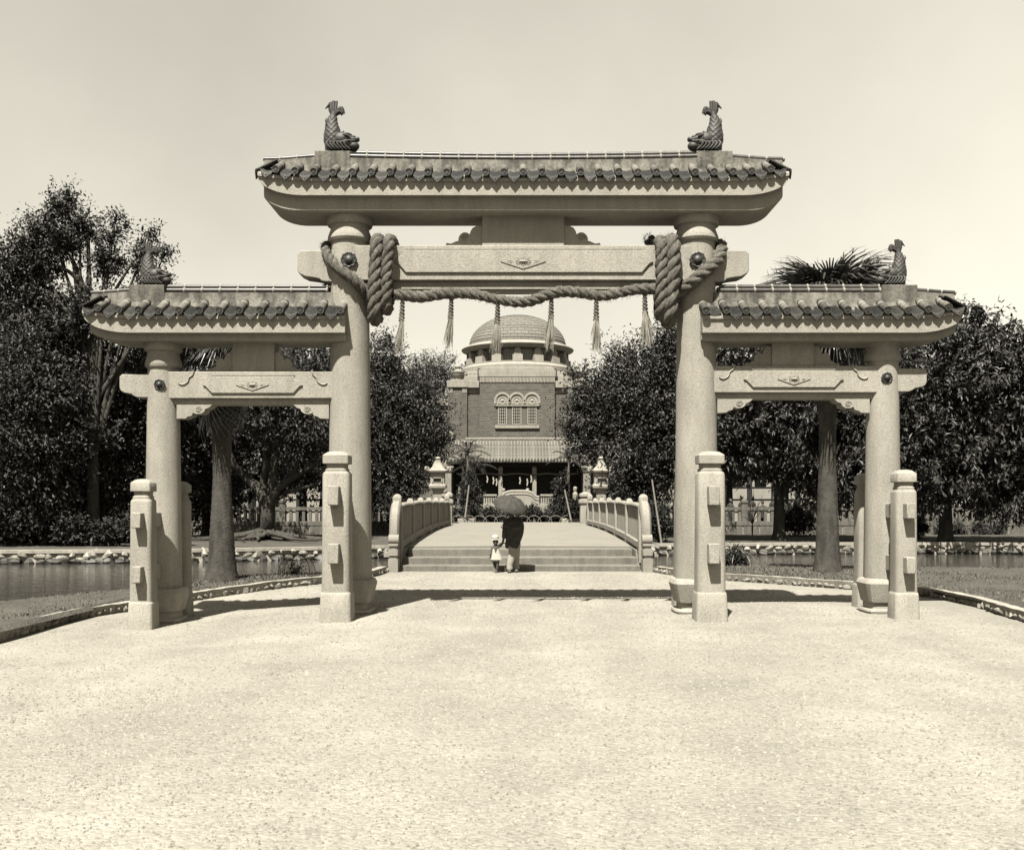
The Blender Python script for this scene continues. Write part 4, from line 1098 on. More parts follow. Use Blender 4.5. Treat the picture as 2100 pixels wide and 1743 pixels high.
# umbrella
top = W(548, 290, -.42); hook = W(400, 775, -.12)
ax = (top - hook).normalized()
umb = empty('umbrella', hook, 'dark round umbrella tilted over the grown-up\'s head', 'umbrella')
ux = Vector((1, 0, 0)); ux = (ux - ax * ux.dot(ax)).normalized(); uy = ax.cross(ux)
def up(r, a, h): return top + ax * h + ux * (r * math.cos(a)) + uy * (r * math.sin(a))
nr = 10; rings = []; inner = []
NS = 60
for k in range(9):
    t = k / 8; rr_ = .425 * math.sin(t * 1.25) / math.sin(1.25); hh = -.25 * t ** 2.0
    ring = []
    for j in range(NS):
        a = 2 * math.pi * j / NS; ph = (j / NS * nr) % 1; sag = math.sin(math.pi * ph)
        ring.append(up(rr_ * (1 - .06 * sag * t), a, hh - .016 * sag * math.sin(t * 3.0) + .03 * sag * t ** 4))
    rings.append(ring)
m = MB(); m.loft(rings + [[p - ax * .004 for p in r] for r in rings[::-1]], caps=False); m.build('canopy', M['umbrella'], umb, smooth=50)
for i in range(nr):
    a = 2 * math.pi * i / nr; m = MB(); m.tube([up(.425 * math.sin(t * 1.25) / math.sin(1.25), a, -.25 * t ** 2 - .006) for t in (0, .25, .5, .75, 1)], .004, 5); m.build('rib', M['darkwood'], umb, smooth=60)
m = MB(); m.tube([top + ax * .055, top, hook], [.005, .008, .008], 8); m.build('shaft', M['darkwood'], umb, smooth=60)
m = MB(); m.tube(catmull([hook, hook - ax * .03, hook - ax * .055 - ux * .02, hook - ax * .045 - ux * .05, hook - ax * .02 - ux * .055], 4), .011, 8); m.build('handle', M['darkwood'], umb, smooth=60)

# ================================================================== THE SHRINE HALL
BY = 80.0
def bx(px, Y=BY): return X_(px, Y)
def bz(py, Y=BY): return Z_(py, Y)
hall = empty('shrine_hall', (0, BY + 5, .8), 'domed brick shrine hall with tiled porch beyond the bridge', 'building')
FL = 1.55
def part(name, mat, boxes, bevel=None, parent=hall, smooth=30):
    m = MB()
    for b in boxes: m.box(*b)
    return m.build(name, mat, parent, smooth=smooth, bevel=bevel)
# centre bay and flanks (joint-coloured core), bricks laid on them
zt_c, zb_c = bz(785), bz(899)
core = part('wall', M['brick_joint'], [(-2.93, 2.93, BY, BY + 9.5, FL - .8, bz(773))])
fl = {-1: part('wall', M['brick_joint'], [(-5.42, -2.94, BY + .35, BY + 9.2, FL - .8, bz(795)), (-5.42, -3.92, BY + .12, BY + .4, FL - .8, bz(795))]),
      1: part('wall', M['brick_joint'], [(2.94, 5.42, BY + .35, BY + 9.2, FL - .8, bz(795)), (3.92, 5.42, BY + .12, BY + .4, FL - .8, bz(795))])}
BRL, BRH = .30, .1335
brick_me = MB(); brick_me.box(-BRL / 2 + .012, BRL / 2 - .012, -.02, .01, -BRH / 2 + .011, BRH / 2 - .011); brick_me = brick_me.mesh('brick', M['brick'], smooth=None)
wx = [(bx(1022), bx(1039)), (bx(1050.6), bx(1069)), (bx(1082), bx(1100))]
def blocked(x, z):
    if bx(1012) < x < bx(1109) and bz(881) < z < bz(866): return True
    if bx(1016) < x < bx(1107) and bz(880) < z < bz(798): return True
    return False
cand = []
def course(x0, x1, yf, z0, z1, par):
    nrow = int((z1 - z0) / BRH)
    for r in range(nrow):
        z = z0 + BRH * (r + .5); off = (r % 2) * BRL / 2; x = x0 - off
        while x < x1:
            a, b = max(x, x0), min(x + BRL, x1); c = (a + b) / 2
            if b - a > .06 and not (par is core and blocked(c, z)): cand.append((c, b - a, yf, z, par))
            x += BRL
course(-2.93, 2.93, BY, bz(899) + .05, bz(785), core)
course(-5.42, -3.92, BY + .12, FL, bz(806), fl[-1]); course(3.92, 5.42, BY + .12, FL, bz(806), fl[1])
course(-3.92, -2.93, BY + .35, bz(899), bz(806), fl[-1]); course(2.93, 3.92, BY + .35, bz(899), bz(806), fl[1])
ctr = (0, bz(840)); order = sorted(range(len(cand)), key=lambda i: (cand[i][0] - ctr[0]) ** 2 * .6 + (cand[i][3] - ctr[1]) ** 2 if cand[i][4] is core and cand[i][1] > .29 else 1e9)
single = set(order[:280])
for i in single:
    c, w, yf, z, par = cand[i]; place(brick_me, 'brick', (c, yf, z), par)
for par in (core, fl[-1], fl[1]):
    m = MB()
    for i, (c, w, yf, z, p) in enumerate(cand):
        if i in single or p is not par: continue
        j = random.uniform(-.003, .003); m.box(c - w / 2 + .012, c + w / 2 - .012, yf - .02 + j, yf + .01, z - BRH / 2 + .011, z + BRH / 2 - .011)
    tag(m.build('brickwork', M['brick'], par, smooth=None), kind='stuff')
# stone trim
part('attic', M['bstone'], [(-2.98, 2.98, BY - .08, BY + 2, bz(773), bz(760)), (-2.9, 2.9, BY + .02, BY + 2, bz(760), bz(754)), (-2.75, 2.75, BY + .2, BY + 2, bz(754), bz(751))], bevel=.02)
part('frieze', M['bstone'], [(-2.935, 2.935, BY - .05, BY + .2, bz(785), bz(773.4))])
m = MB(); n = 22; w = 5.8 / n
for i in range(n):      # running key pattern
    x0 = -2.9 + i * w; z0 = bz(784); h = bz(774.5) - z0
    for (a, b, c, d) in ((.05, .18, .1, .9), (.18, .85, .78, .9), (.72, .85, .3, .78), (.38, .72, .3, .42), (.05, .95, .02, .10)):
        m.box(x0 + a * w, x0 + b * w, BY - .075, BY - .045, z0 + c * h, z0 + d * h)
m.build('key_pattern', M['bstone'], hall, smooth=None)
for s in (-1, 1):
    a, b = sorted((s * 5.48, s * 2.99)); part('coping', M['bstone'], [(a, b, BY + .04, BY + 9.2, bz(795), bz(781))], bevel=.02)
    a, b = sorted((s * 5.50, s * 3.86)); part('coping', M['bstone'], [(a, b, BY - .02, BY + .04, bz(794), bz(780))], bevel=.01)
    m = MB()
    for (xa, xb, yf) in ((3.93, 4.3, BY + .08), (5.05, 5.42, BY + .08), (3.0, 3.86, BY + .30)):
        a, b = sorted((s * xa, s * xb)); m.box(a, b, yf, yf + .06, bz(805.5), bz(795.5))
        k = max(2, int((xb - xa) / .28)); w = (b - a) / k
        for i in range(k):
            for (c, d, e, f) in ((.1, .25, .15, .85), (.25, .85, .7, .85), (.7, .85, .25, .7), (.42, .7, .25, .4)): m.box(a + (i + c) * w, a + (i + d) * w, yf - .02, yf, bz(805) + e * .36, bz(805) + f * .36)
    m.build('key_pattern', M['bstone'], hall, smooth=None)
    # plinths stepping up to the drum, and rain pipes
    a, b = sorted((s * 4.3, s * 2.6)); part('drum_step', M['bstone'], [(a, b, BY + .8, BY + 8, bz(781), bz(768))], bevel=.04)
    a, b = sorted((s * 3.95, s * 2.7)); part('drum_step', M['bstone'], [(a, b, BY + 1.2, BY + 8, bz(768.2), bz(758))], bevel=.06)
    m = MB(); m.tube([(s * 3.95, BY + .28, bz(800)), (s * 3.95, BY + .28, bz(898))], .05, 8); m.build('rain_pipe', M['darkwood'], hall)
    m = MB(); m.tube([(s * 2.7, BY + .7, bz(753)), (s * 3.05, BY + .62, bz(754)), (s * 3.08, BY + .5, bz(757)), (s * 3.08, BY + .5, bz(779))], .045, 8); m.build('rain_pipe', M['darkwood'], hall)
    # corner urns
    m = MB(); u = (s * 4.68, BY + .9, bz(781))
    m.box(u[0] - .55, u[0] + .55, u[1] - .5, u[1] + .5, u[2], u[2] + .16)
    m.lathe([(.30, .16), (.30, .26), (.36, .34), (.44, .52), (.48, .62), (.48, .72), (.54, .74), (.54, .84), (.40, .86), (.22, .94), (.15, 1.02), (.18, 1.10), (.22, 1.2), (.18, 1.30), (.08, 1.40), (.02, 1.44)], u, 12); m.build('corner_urn', M['bstone'], hall, smooth=35)
# windows
win_par = core
for (a, b) in wx:
    z0, z1 = bz(870), bz(833); w = b - a
    m = MB(); fr = .05
    for q in ((a, a + fr, z0, z1), (b - fr, b, z0, z1), (a + fr, b - fr, z1 - fr, z1), (a + fr, b - fr, z0, z0 + fr)): m.box(q[0], q[1], BY - .06, BY - .004, q[2], q[3])
    for i in range(1, 4): x = a + w * i / 4; m.box(x - .014, x + .014, BY - .045, BY - .02, z0 + fr, z1 - fr)
    for i in range(1, 6): z = z0 + (z1 - z0) * i / 6; m.box(a + fr, b - fr, BY - .04, BY - .018, z - .014, z + .014)
    wd = m.build('window', M['whitepaint'], hall, smooth=None)
    m = MB(); m.box(a + fr, b - fr, BY - .02, BY - .012, z0 + fr, z1 - fr); m.build('pane', M['glass'], wd, smooth=None)
    # arched head with shell lunette
    cx = (a + b) / 2; zc = bz(822); r0, r1 = .46, .66; rings = []
    m = MB(); rings = []
    for i in range(17):
        t = math.pi * i / 16; ca, sa = math.cos(t), math.sin(t)
        rings.append([(cx + r * ca, y, zc + r * sa) for r, y in ((r1, BY + .01), (r1, BY - .09), (r1 - .05, BY - .11), (r0 + .04, BY - .11), (r0, BY - .08), (r0, BY + .01))])
    m.loft(rings); m.box(cx - .66, cx - .46, BY - .11, BY + .01, bz(831.5), zc); m.box(cx + .46, cx + .66, BY - .11, BY + .01, bz(831.5), zc)
    m.ball((cx - .56, BY - .11, bz(827)), (.09, .05, .09), 10, 6); m.ball((cx + .56, BY - .11, bz(827)), (.09, .05, .09), 10, 6)
    m.build('window_arch', M['bstone'], hall, smooth=40)
    m = MB(); m.prism_y([(cx + .455 * math.cos(math.pi * i / 14), zc + .455 * math.sin(math.pi * i / 14)) for i in range(15)] + [(cx - .455, bz(831)), (cx + .455, bz(831))], BY - .03, BY + .01)
    m.tube([(cx + .26 * math.cos(t), BY - .035, zc + .02 + .24 * math.sin(t)) for t in [2 * math.pi * i / 16 for i in range(17)]], .035, 6); m.ball((cx, BY - .03, zc + .02), (.13, .06, .12), 10, 6)
    m.tube([(cx - .36, BY - .03, zc - .22), (cx, BY - .05, zc - .27), (cx + .36, BY - .03, zc - .22)], .05, 6)
    m.build('lunette', M['bstone'], hall, smooth=40)
part('window_lintel', M['bstone'], [(wx[0][0] - .22, wx[2][1] + .22, BY - .13, BY, bz(833), bz(830.6))])
part('window_sill', M['bstone'], [(bx(1015), bx(1106), BY - .16, BY, bz(879), bz(872))], bevel=.02)
for i in (0, 1): part('window_recess', M['brick_joint'], [(wx[i][1], wx[i + 1][0], BY - .022, BY, bz(871), bz(834))])
part('string_course', M['bstone'], [(-4.05, 4.05, BY - .16, BY + .3, bz(901.5), bz(897.5))], bevel=.02)
for s in (-1, 1): part('shoulder_block', M['bstone'], [(s * 5.28 - .33, s * 5.28 + .33, BY - .4, BY + .1, bz(903), bz(886))], bevel=.06)

# drum and dome
DC = (.03, BY + 5.0); DY = BY + 5
def dz(py): return Z_(py, DY)
m = MB(); m.lathe([(4.75, dz(775)), (4.75, dz(762)), (4.45, dz(757)), (4.45, dz(754)), (3.72, dz(754)), (3.72, dz(724))], (DC[0], DC[1], 0), 64); m.build('drum', M['bstone'], hall, smooth=25)
for i in range(16):
    a = 2 * math.pi * (i + .5) / 16 - math.pi / 2 + math.pi / 16
    ca, sa = math.cos(a), math.sin(a)
    def pt(r, t, z): return (DC[0] + r * ca - t * sa, DC[1] + r * sa + t * ca, z)
    m = MB()
    for (r0, r1, w, z0, z1) in ((3.6, 4.42, .40, dz(756), dz(742)),):
        m.add([pt(r0, -w, z0), pt(r1, -w, z0), pt(r1, w, z0), pt(r0, w, z0), pt(r0, -w, z1), pt(r1 - .04, -w, z1), pt(r1 - .04, w, z1), pt(r0, w, z1)], [(3, 2, 1, 0), (4, 5, 6, 7), (0, 1, 5, 4), (1, 2, 6, 5), (2, 3, 7, 6), (3, 0, 4, 7)])
    prof = [(-.29, dz(742.5)), (.29, dz(742.5)), (.28, dz(734)), (.22, dz(730)), (.12, dz(728)), (0, dz(727.3)), (-.12, dz(728)), (-.22, dz(730)), (-.28, dz(734))]
    m.loft([[pt(3.6, t, z) for t, z in prof], [pt(4.22, t, z) for t, z in prof]]); m.build('drum_pier', M['bstone'], hall, smooth=40)
    a2 = a + math.pi / 16
    ca, sa = math.cos(a2), math.sin(a2)
    m = MB(); zz0, zz1 = dz(751), dz(730)
    def slab(r0, r1, t0, t1, z0, z1, mi):
        m.add([pt(r0, t0, z0), pt(r1, t0, z0), pt(r1, t1, z0), pt(r0, t1, z0), pt(r0, t0, z1), pt(r1, t0, z1), pt(r1, t1, z1), pt(r0, t1, z1)], [(3, 2, 1, 0), (4, 5, 6, 7), (0, 1, 5, 4), (1, 2, 6, 5), (2, 3, 7, 6), (3, 0, 4, 7)], mi)
    slab(3.70, 3.76, -.40, .40, zz0, zz1, 1)
    for t in (-.40, -.2, 0, .2, .40): slab(3.755, 3.80, t - .03, t + .03, zz0, zz1, 0)
    for k in range(5): z = lerp(zz0, zz1, k / 4); slab(3.752, 3.79, -.42, .42, z - .03, z + .03, 0)
    m.build('drum_window', [M['bstone'], M['glass']], hall, smooth=None)
m = MB(); m.lathe([(3.7, dz(727)), (4.2, dz(727)), (4.3, dz(724.5)), (4.62, dz(722)), (4.66, dz(720)), (4.60, dz(718)), (4.25, dz(716.5)), (4.12, dz(713)), (3.98, dz(712)), (3.6, dz(712))], (DC[0], DC[1], 0), 72); m.build('dome_cornice', M['bstone'], hall, smooth=30)
# the dome: rows of flat tiles over a shell
RD, HD, z_d = 4.0, dz(648.5) - dz(713), dz(713)
NR = 15
m = MB(); m.lathe([(RD * .985 * math.cos(t * math.pi / 2 / 20), HD * .985 * math.sin(t * math.pi / 2 / 20)) for t in range(20)] + [(.02, HD * .985)], (DC[0], DC[1], z_d), 64); dome = m.build('dome', M['brick_joint'], hall, smooth=60, org=Vector((DC[0], DC[1], z_d)))
rest = MB()
for r in range(NR):
    t0 = (r / NR) * math.pi / 2 * .985; t1 = ((r + 1) / NR) * math.pi / 2 * .985; tm = (t0 + t1) / 2
    n = max(6, int(2 * math.pi * RD * math.cos(tm) / .56)); da = 2 * math.pi / n * .5 * .955
    q = []
    for (t, k) in ((t0 + .004, 1.006), (t1 - .001, .999)):
        for a in (-da, 0, da): q.append((RD * k * math.cos(t) * math.sin(a), -RD * k * math.cos(t) * math.cos(a), HD * k * math.sin(t)))
    inn = [(x * .975, y * .975, z * .975) for x, y, z in q]
    tm_ = MB(); tm_.add(q + inn, [(0, 1, 4, 3), (1, 2, 5, 4), (0, 6, 7, 1), (1, 7, 8, 2), (2, 8, 11, 5), (0, 3, 9, 6), (3, 4, 10, 9), (4, 5, 11, 10)])
    me = tm_.mesh('roof_tile', M['dome'], smooth=None)
    for i in range(n):
        a = 2 * math.pi * (i + .5 * (r % 2)) / n; a = (a + math.pi) % (2 * math.pi) - math.pi
        if abs(a) < R(66): place(me, 'roof_tile', (DC[0], DC[1], z_d), dome, (0, 0, a))
        else:
            c, s_ = math.cos(a), math.sin(a)
            rest.add([(x * c - y * s_ + DC[0], x * s_ + y * c + DC[1], z + z_d) for x, y, z in tm_.v], tm_.f)
tag(rest.build('roof_tiling', M['dome'], dome, smooth=None), kind='stuff')
m = MB(); m.lathe([(.30, 0), (.22, .06), (.06, .12), (.01, .14)], (DC[0], DC[1], z_d + HD * .99), 16); m.build('dome_cap', M['dome'], hall)

# porch
ze, zr = Z_(944, 77), bz(903)
m = MB(); m.loft([[(-5.3, 76.6, ze - .02), (-5.3, BY - .1, zr), (-5.3, BY - .1, zr - .14), (-5.3, 76.6, ze - .16)], [(5.3, 76.6, ze - .02), (5.3, BY - .1, zr), (5.3, BY - .1, zr - .14), (5.3, 76.6, ze - .16)]]); prf = m.build('porch_roof', M['rooftile'], hall, smooth=30)
L_ = math.hypot(3.3, zr - ze); ang = math.atan2(zr - ze, 3.35)
m = MB(); n = 14
for k in range(n):
    y0 = k * 3.42 / n; y1 = (k + 1) * 3.42 / n; sl = (zr - ze) / 3.42
    m.tube([(0, y0, y0 * sl + .02), (0, y1 + .03, y1 * sl + .0)], [.082, .066], 8)
tr_me = m.mesh('tile_row', M['rooftile'], smooth=50)
m = MB()
for k in range(n):
    y0 = k * 3.42 / n; y1 = (k + 1) * 3.42 / n; sl = (zr - ze) / 3.42
    m.add([(-.07, y0, y0 * sl + .03), (0, y0, y0 * sl - .0), (.07, y0, y0 * sl + .03), (-.07, y1, y1 * sl + .015), (0, y1, y1 * sl - .02), (.07, y1, y1 * sl + .015)], [(0, 1, 4, 3), (1, 2, 5, 4)])
m.add([(-.085, -.01, .02), (-.06, -.012, -.09), (0, -.014, -.15), (.06, -.012, -.09), (.085, -.01, .02)], [(0, 1, 2, 3, 4)])
tp_me = m.mesh('pan_row', M['rooftile'], smooth=None, fix=False)
for i in range(44):
    x = -5.16 + i * .24; place(tr_me, 'tile_row', (x, 76.52, ze + .01), prf)
    if i < 43: place(tp_me, 'pan_row', (x + .12, 76.52, ze + .012), prf)
part('porch_floor', M['bstone'], [(-5.6, 5.6, 75.6, BY, -.2, FL - .02)])
part('porch_beam', M['darkwood'], [(-5.2, 5.2, 77.3, 77.6, ze - .45, ze - .12)])
for x in (-3.75, -1.27, 1.29, 3.78):
    m = MB(); m.box(x - .16, x + .16, 77.3, 77.62, FL - .02, ze - .46); m.box(x - .22, x + .22, 77.24, 77.68, FL - .02, FL + .16); m.build('porch_column', M['bstone'], hall, smooth=30, bevel=.015)
    m = MB(); m.box(x - .17, x + .17, 77.285, 77.3, ze - .75, ze - .62); m.box(x - .17, x + .17, 77.285, 77.3, ze - 1.05, ze - .92); m.build('column_band', M['whitepaint'], hall, smooth=None)
part('porch_wall', M['darkwood'], [(-5.0, 5.0, BY - .12, BY - .03, FL, zr - .2)])  # dark back sheet: the shade under the porch is put into its colour
for x in (-2.5, 0, 2.5):
    m = MB()
    for q in (-1, 1): m.box(x + q * .46 - .42, x + q * .46 + .42, BY - .18, BY - .13, FL, FL + 2.3)
    m.build('door', M['darkwood'], hall, smooth=None)
for s in (-1, 1):       # brick end piers with corbelled capitals
    x = s * 5.22
    pr = part('end_pier', M['brick_joint'], [(x - .27, x + .27, 76.9, BY - .05, FL - .6, 4.05)])
    m = MB(); nrow = 19
    for r in range(nrow):
        z = FL - .3 + r * .145
        for k in range(2):
            w = .27; o = .0 if r % 2 else .09
            xa = x - .27 + (k * .27 if r % 2 else (0 if k == 0 else .18)); xb = x - .27 + ((k + 1) * .27 if r % 2 else (.18 if k == 0 else .54)); m.box(xa + .01, xb - .01, 76.875, 76.91, z + .01, z + .135)
    tag(m.build('brickwork', M['bstone'], pr, smooth=None), kind='stuff')
    part('pier_capital', M['bstone'], [(x - .33, x + .33, 76.8, BY - .06, 4.05, 4.15), (x - .38, x + .38, 76.74, BY - .06, 4.19, 4.29), (x - .43, x + .43, 76.68, BY - .06, 4.33, 4.46), (x - .30, x + .30, 76.85, BY - .06, 4.15, 4.95)], bevel=.015)
# straw rope with paper streamers under the porch
m = MB(); pts = [(-4.6 + i * .46, 77.2, ze - .98 - .10 * math.sin(i * math.pi / 5) ** 2) for i in range(21)]; m.tube(pts, .06, 6); m.build('porch_rope', M['rope'], hall)
for i, px in enumerate((999, 1011.5, 1018, 1027, 1066, 1081, 1089, 1150, 1164)):
    x = X_(px, 77.15); z = ze - 1.15 - .12 * (i % 3)
    m = MB(); 
    for k in range(3): m.box(x - .04 + .035 * (k % 2), x + .045 + .035 * (k % 2), 77.13 + .01 * k, 77.14 + .01 * k, z - .17 * (k + 1), z - .17 * k + .02)
    m.build('paper_streamer', M['whitepaint'], hall, smooth=None)
# terrace balustrade with curved centre screen
TY = 74.6
def tx(px): return X_(px, TY)
def tz(py): return Z_(py, TY)
terr = empty('terrace_balustrade', (0, TY, .75), 'white balustrade with arched centre screen before the hall porch', 'balustrade')
part('plinth', M['bstone'], [(tx(985), tx(1143), TY - .15, 75.58, -.2, tz(1034))], parent=terr)
for (a, b) in ((991, 1019), (1108, 1136)):
    part('handrail', M['bstone'], [(tx(a), tx(b), TY - .12, TY + .12, tz(1017.5), tz(1013.5))], parent=terr, bevel=.015)
    k = 6
    for i in range(k): x = lerp(tx(a), tx(b), (i + .5) / k); part('baluster', M['bstone'], [(x - .055, x + .055, TY - .06, TY + .06, tz(1032), tz(1017.4))], parent=terr)
    part('bottom_rail', M['bstone'], [(tx(a), tx(b), TY - .13, TY + .13, tz(1034), tz(1031.5))], parent=terr)
cx = tx(1063.5); hwid = tx(1106) - cx
prof = [(0, tz(1007)), (.3, tz(1007.2)), (.55, tz(1009)), (.68, tz(1012)), (.76, tz(1016)), (.86, tz(1018.5)), (1.0, tz(1019))]
up_ = [(cx + hwid * a, b) for a, b in prof]; ful = [(2 * cx - a, b) for a, b in up_[::-1]][:-1] + up_
m = MB(); m.prism_y(ful + [(cx + hwid, tz(1040)), (cx - hwid, tz(1040))], TY - .12, TY + .12); sc_ = m.build('curved_screen', M['bstone'], terr, smooth=30)
m = MB(); m.tube(catmull([(a, TY - .06, b) for a, b in ful], 3), .09, 8); m.tube(catmull([(a, TY - .13, b - .22) for a, b in ful], 3), .035, 6); m.build('screen_moulding', M['bstone'], sc_, smooth=60)
for px in (1032.5, 1082):
    x = tx(px); m = MB(); m.lathe([(.16, tz(1016)), (.16, tz(1010.5)), (.10, tz(1009.5)), (.09, tz(1008)), (.13, tz(1007)), (.13, tz(1003)), (.08, tz(1001.5)), (.01, tz(1001))], (x, TY + .12, 0), 14); m.build('screen_post', M['bstone'], terr, smooth=35)
for px in (945, 1178):
    x = tx(px); m = MB(); m.lathe([(.2, .75), (.2, tz(1013)), (.13, tz(1010.5)), (.11, tz(1008)), (.15, tz(1006)), (.15, tz(1000.5)), (.1, tz(999)), (.01, tz(998))], (x, TY - 1, 0), 14); tag(m.build('bollard', M['bstone'], smooth=35), 'small white stone bollard among the shrubs, %s lantern' % ('toward the west' if px < 1000 else 'toward the east'), 'bollard', 'stone bollards before the hall')
# low wings
for s in (-1, 1):
    wg = empty('hall_wing', (s * 12, BY + 6, .8), 'low pale-coped brick wing of the hall, %s of the dome' % ('west' if s < 0 else 'east'), 'building', 'wings of the shrine hall')
    a, b = sorted((s * 5.5, s * 22)); part('wall', M['brick'], [(a, b, BY + 4, BY + 9, -.2, Z_(832, BY + 4))], parent=wg)
    part('coping', M['bstone'], [(a, b, BY + 3.8, BY + 9, Z_(832, BY + 4), Z_(819, BY + 4))], parent=wg)
    for i in range(5):
        x = s * (7.5 + i * 3); wo_ = part('window', M['whitepaint'], [(x - .6, x + .6, BY + 3.93, BY + 3.995, 4.0, 6.2)], parent=wg); part('pane', M['glass'], [(x - .5, x + .5, BY + 3.915, BY + 3.925, 4.1, 6.1)], parent=wo_)

# ================================================================== STONE LANTERNS
LY = 46.0
def lantern(px, label):
    def lz(z): return Z_((1600 + z / 4.84) / 1.8067, LY)      # heights read from the close-up
    k = LY / F / 4.84 / 1.8067
    c = Vector((X_(px, LY), LY, .75))
    root = empty('stone_lantern', c, label, 'lantern', 'stone lanterns before the hall')
    x, y = c.x, c.y
    def sq(m, prof, pw=9, n=24): m.lathe([(r_ * .64, z_) for r_, z_ in prof], (x, y, 0), n, power=pw, rot=0)
    m = MB(); sq(m, [(.62, .55), (.62, .95), (.55, 1.0), (.52, 1.35), (.46, 1.4), (.44, lz(1200))]); m.build('pedestal', M['bstone'], root, smooth=30)
    m = MB(); sq(m, [(.36, lz(1200) - .02), (.36, lz(1120)), (.34, lz(1118)), (.34, lz(1070)), (.40, lz(1040)), (.54, lz(1012)), (.60, lz(1008)), (.62, lz(985)), (.62, lz(965)), (.54, lz(930))]); m.build('shelf', M['bstone'], root, smooth=30)
    m = MB(); sq(m, [(.50, lz(932)), (.50, lz(735)), (.44, lz(730))], 14, 32); m.build('fire_box', M['bstone'], root, smooth=30)
    m = MB()
    for (a, b, z0, z1) in ((-.235, -.175, lz(920), lz(820)), (.175, .235, lz(920), lz(820)), (-.235, .235, lz(925), lz(905)), (-.235, .235, lz(835), lz(818))): m.box(x + a, x + b, y - .365, y - .31, z0, z1)
    wn_ = m.build('window_frame', M['bstone'], root, smooth=None)
    m = MB(); m.box(x - .175, x + .175, y - .335, y - .315, lz(905), lz(835)); m.build('window_opening', M['glass'], wn_, smooth=None)
    m = MB(); sq(m, [(.44, lz(735)), (.72, lz(728)), (.76, lz(700)), (.70, lz(690)), (.52, lz(665)), (.40, lz(630)), (.33, lz(590)), (.29, lz(565)), (.26, lz(560)), (.26, lz(545)), (.22, lz(540)), (.22, lz(520)), (.17, lz(515))], 5); rf = m.build('cap', M['bstone'], root, smooth=30)
    for sx in (-1, 1):
        for sy in (-1, 1):      # curled corners
            m = MB(); b = Vector((x + sx * .43, y + sy * .43, lz(705)))
            d = Vector((sx, sy, 0)).normalized()
            m.tube([b - d * .15, b + d * .05 + Vector((0, 0, .02)), b + d * .12 + Vector((0, 0, .09)), b + d * .10 + Vector((0, 0, .16)), b + d * .02 + Vector((0, 0, .16)), b + d * .02 + Vector((0, 0, .10))], [.06, .065, .06, .055, .045, .035], 8); m.build('curled_corner', M['bstone'], rf, smooth=60)
    m = MB(); m.lathe([(.10, lz(516)), (.13, lz(508)), (.08, lz(500)), (.09, lz(492)), (.125, lz(476)), (.10, lz(460)), (.045, lz(448)), (.01, lz(444))], (x, y, 0), 16); m.build('finial', M['bstone'], root, smooth=50)
lantern(898, 'stone lantern with curled roof corners standing clear of the trees beside the bridge')
lantern(1232, 'stone lantern half hidden behind tree leaves beside the bridge')
for s, px in ((-1, 917), (1, 1200)):      # small garden posts past the bridge ends
    x = X_(px, 46); m = MB(); m.lathe([(.24, .6), (.24, 1.62), (.30, 1.66), (.30, 1.80), (.20, 1.84), (.20, 1.92), (.27, 1.95), (.27, 2.06), (.10, 2.14), (.01, 2.16)], (x, 46, 0), 4 * 6, power=8)
    tag(m.build('gate_post', M['bstone'], smooth=30), 'short banded stone post at the far %s corner of the bridge' % ('west' if s < 0 else 'east'), 'post', 'stone posts past the bridge')

# ================================================================== BACKGROUND BALUSTRADES, PAVILION, PEOPLE
def garden_fence(x0, x1, Y, posts, zg, label):
    root = empty('garden_balustrade', ((x0 + x1) / 2, Y, zg), label, 'balustrade', 'stone balustrades beyond the pond')
    def fz(py): return Z_(py, Y)
    w = MB(); w.box(x0, x1, Y - .25, Y + .25, zg - .3, fz(1077)); w.build('footing', M['rockwall'], root, smooth=30)
    n = int((x1 - x0) / .85)
    for i in range(n):
        a = x0 + (x1 - x0) * i / n; b = x0 + (x1 - x0) * (i + 1) / n
        m = MB(); m.box(a + .02, b - .02, Y - .28, Y - .2, zg, fz(1078)); m.build('footing_stone', M['fence'], root, smooth=None, bevel=.02)
    part('base_course', M['fence'], [(x0, x1, Y - .30, Y + .30, fz(1077), fz(1069))], parent=root)
    part('top_rail', M['fence'], [(x0, x1, Y - .11, Y + .11, fz(1046), fz(1039.5))], parent=root)
    x = x0 + .17
    while x < x1:
        m = MB(); m.box(x - .075, x + .075, Y - .075, Y + .075, fz(1069), fz(1046)); m.build('baluster', M['fence'], root, smooth=None); x += .335
    for x in posts:
        m = MB(); m.box(x - .16, x + .16, Y - .16, Y + .16, fz(1077), fz(1035)); m.box(x - .13, x + .13, Y - .13, Y + .13, fz(1035), fz(1031)); m.box(x - .165, x + .165, Y - .165, Y + .165, fz(1031), fz(1026)); m.lathe([(.16, fz(1026)), (.1, fz(1024)), (.01, fz(1023))], (x, Y, 0), 8); m.build('post', M['fence'], root, smooth=30)
garden_fence(5.6, 27, 53, [X_(p, 53) for p in (1386, 1526, 1666, 1806, 1946)], .05, 'grey stone balustrade between the pond lawn and the gathered people')
garden_fence(-27, -5.6, 53, [X_(p, 53) for p in (160, 300, 440, 580, 720)], .05, 'grey stone balustrade in deep shade behind the banyan roots')

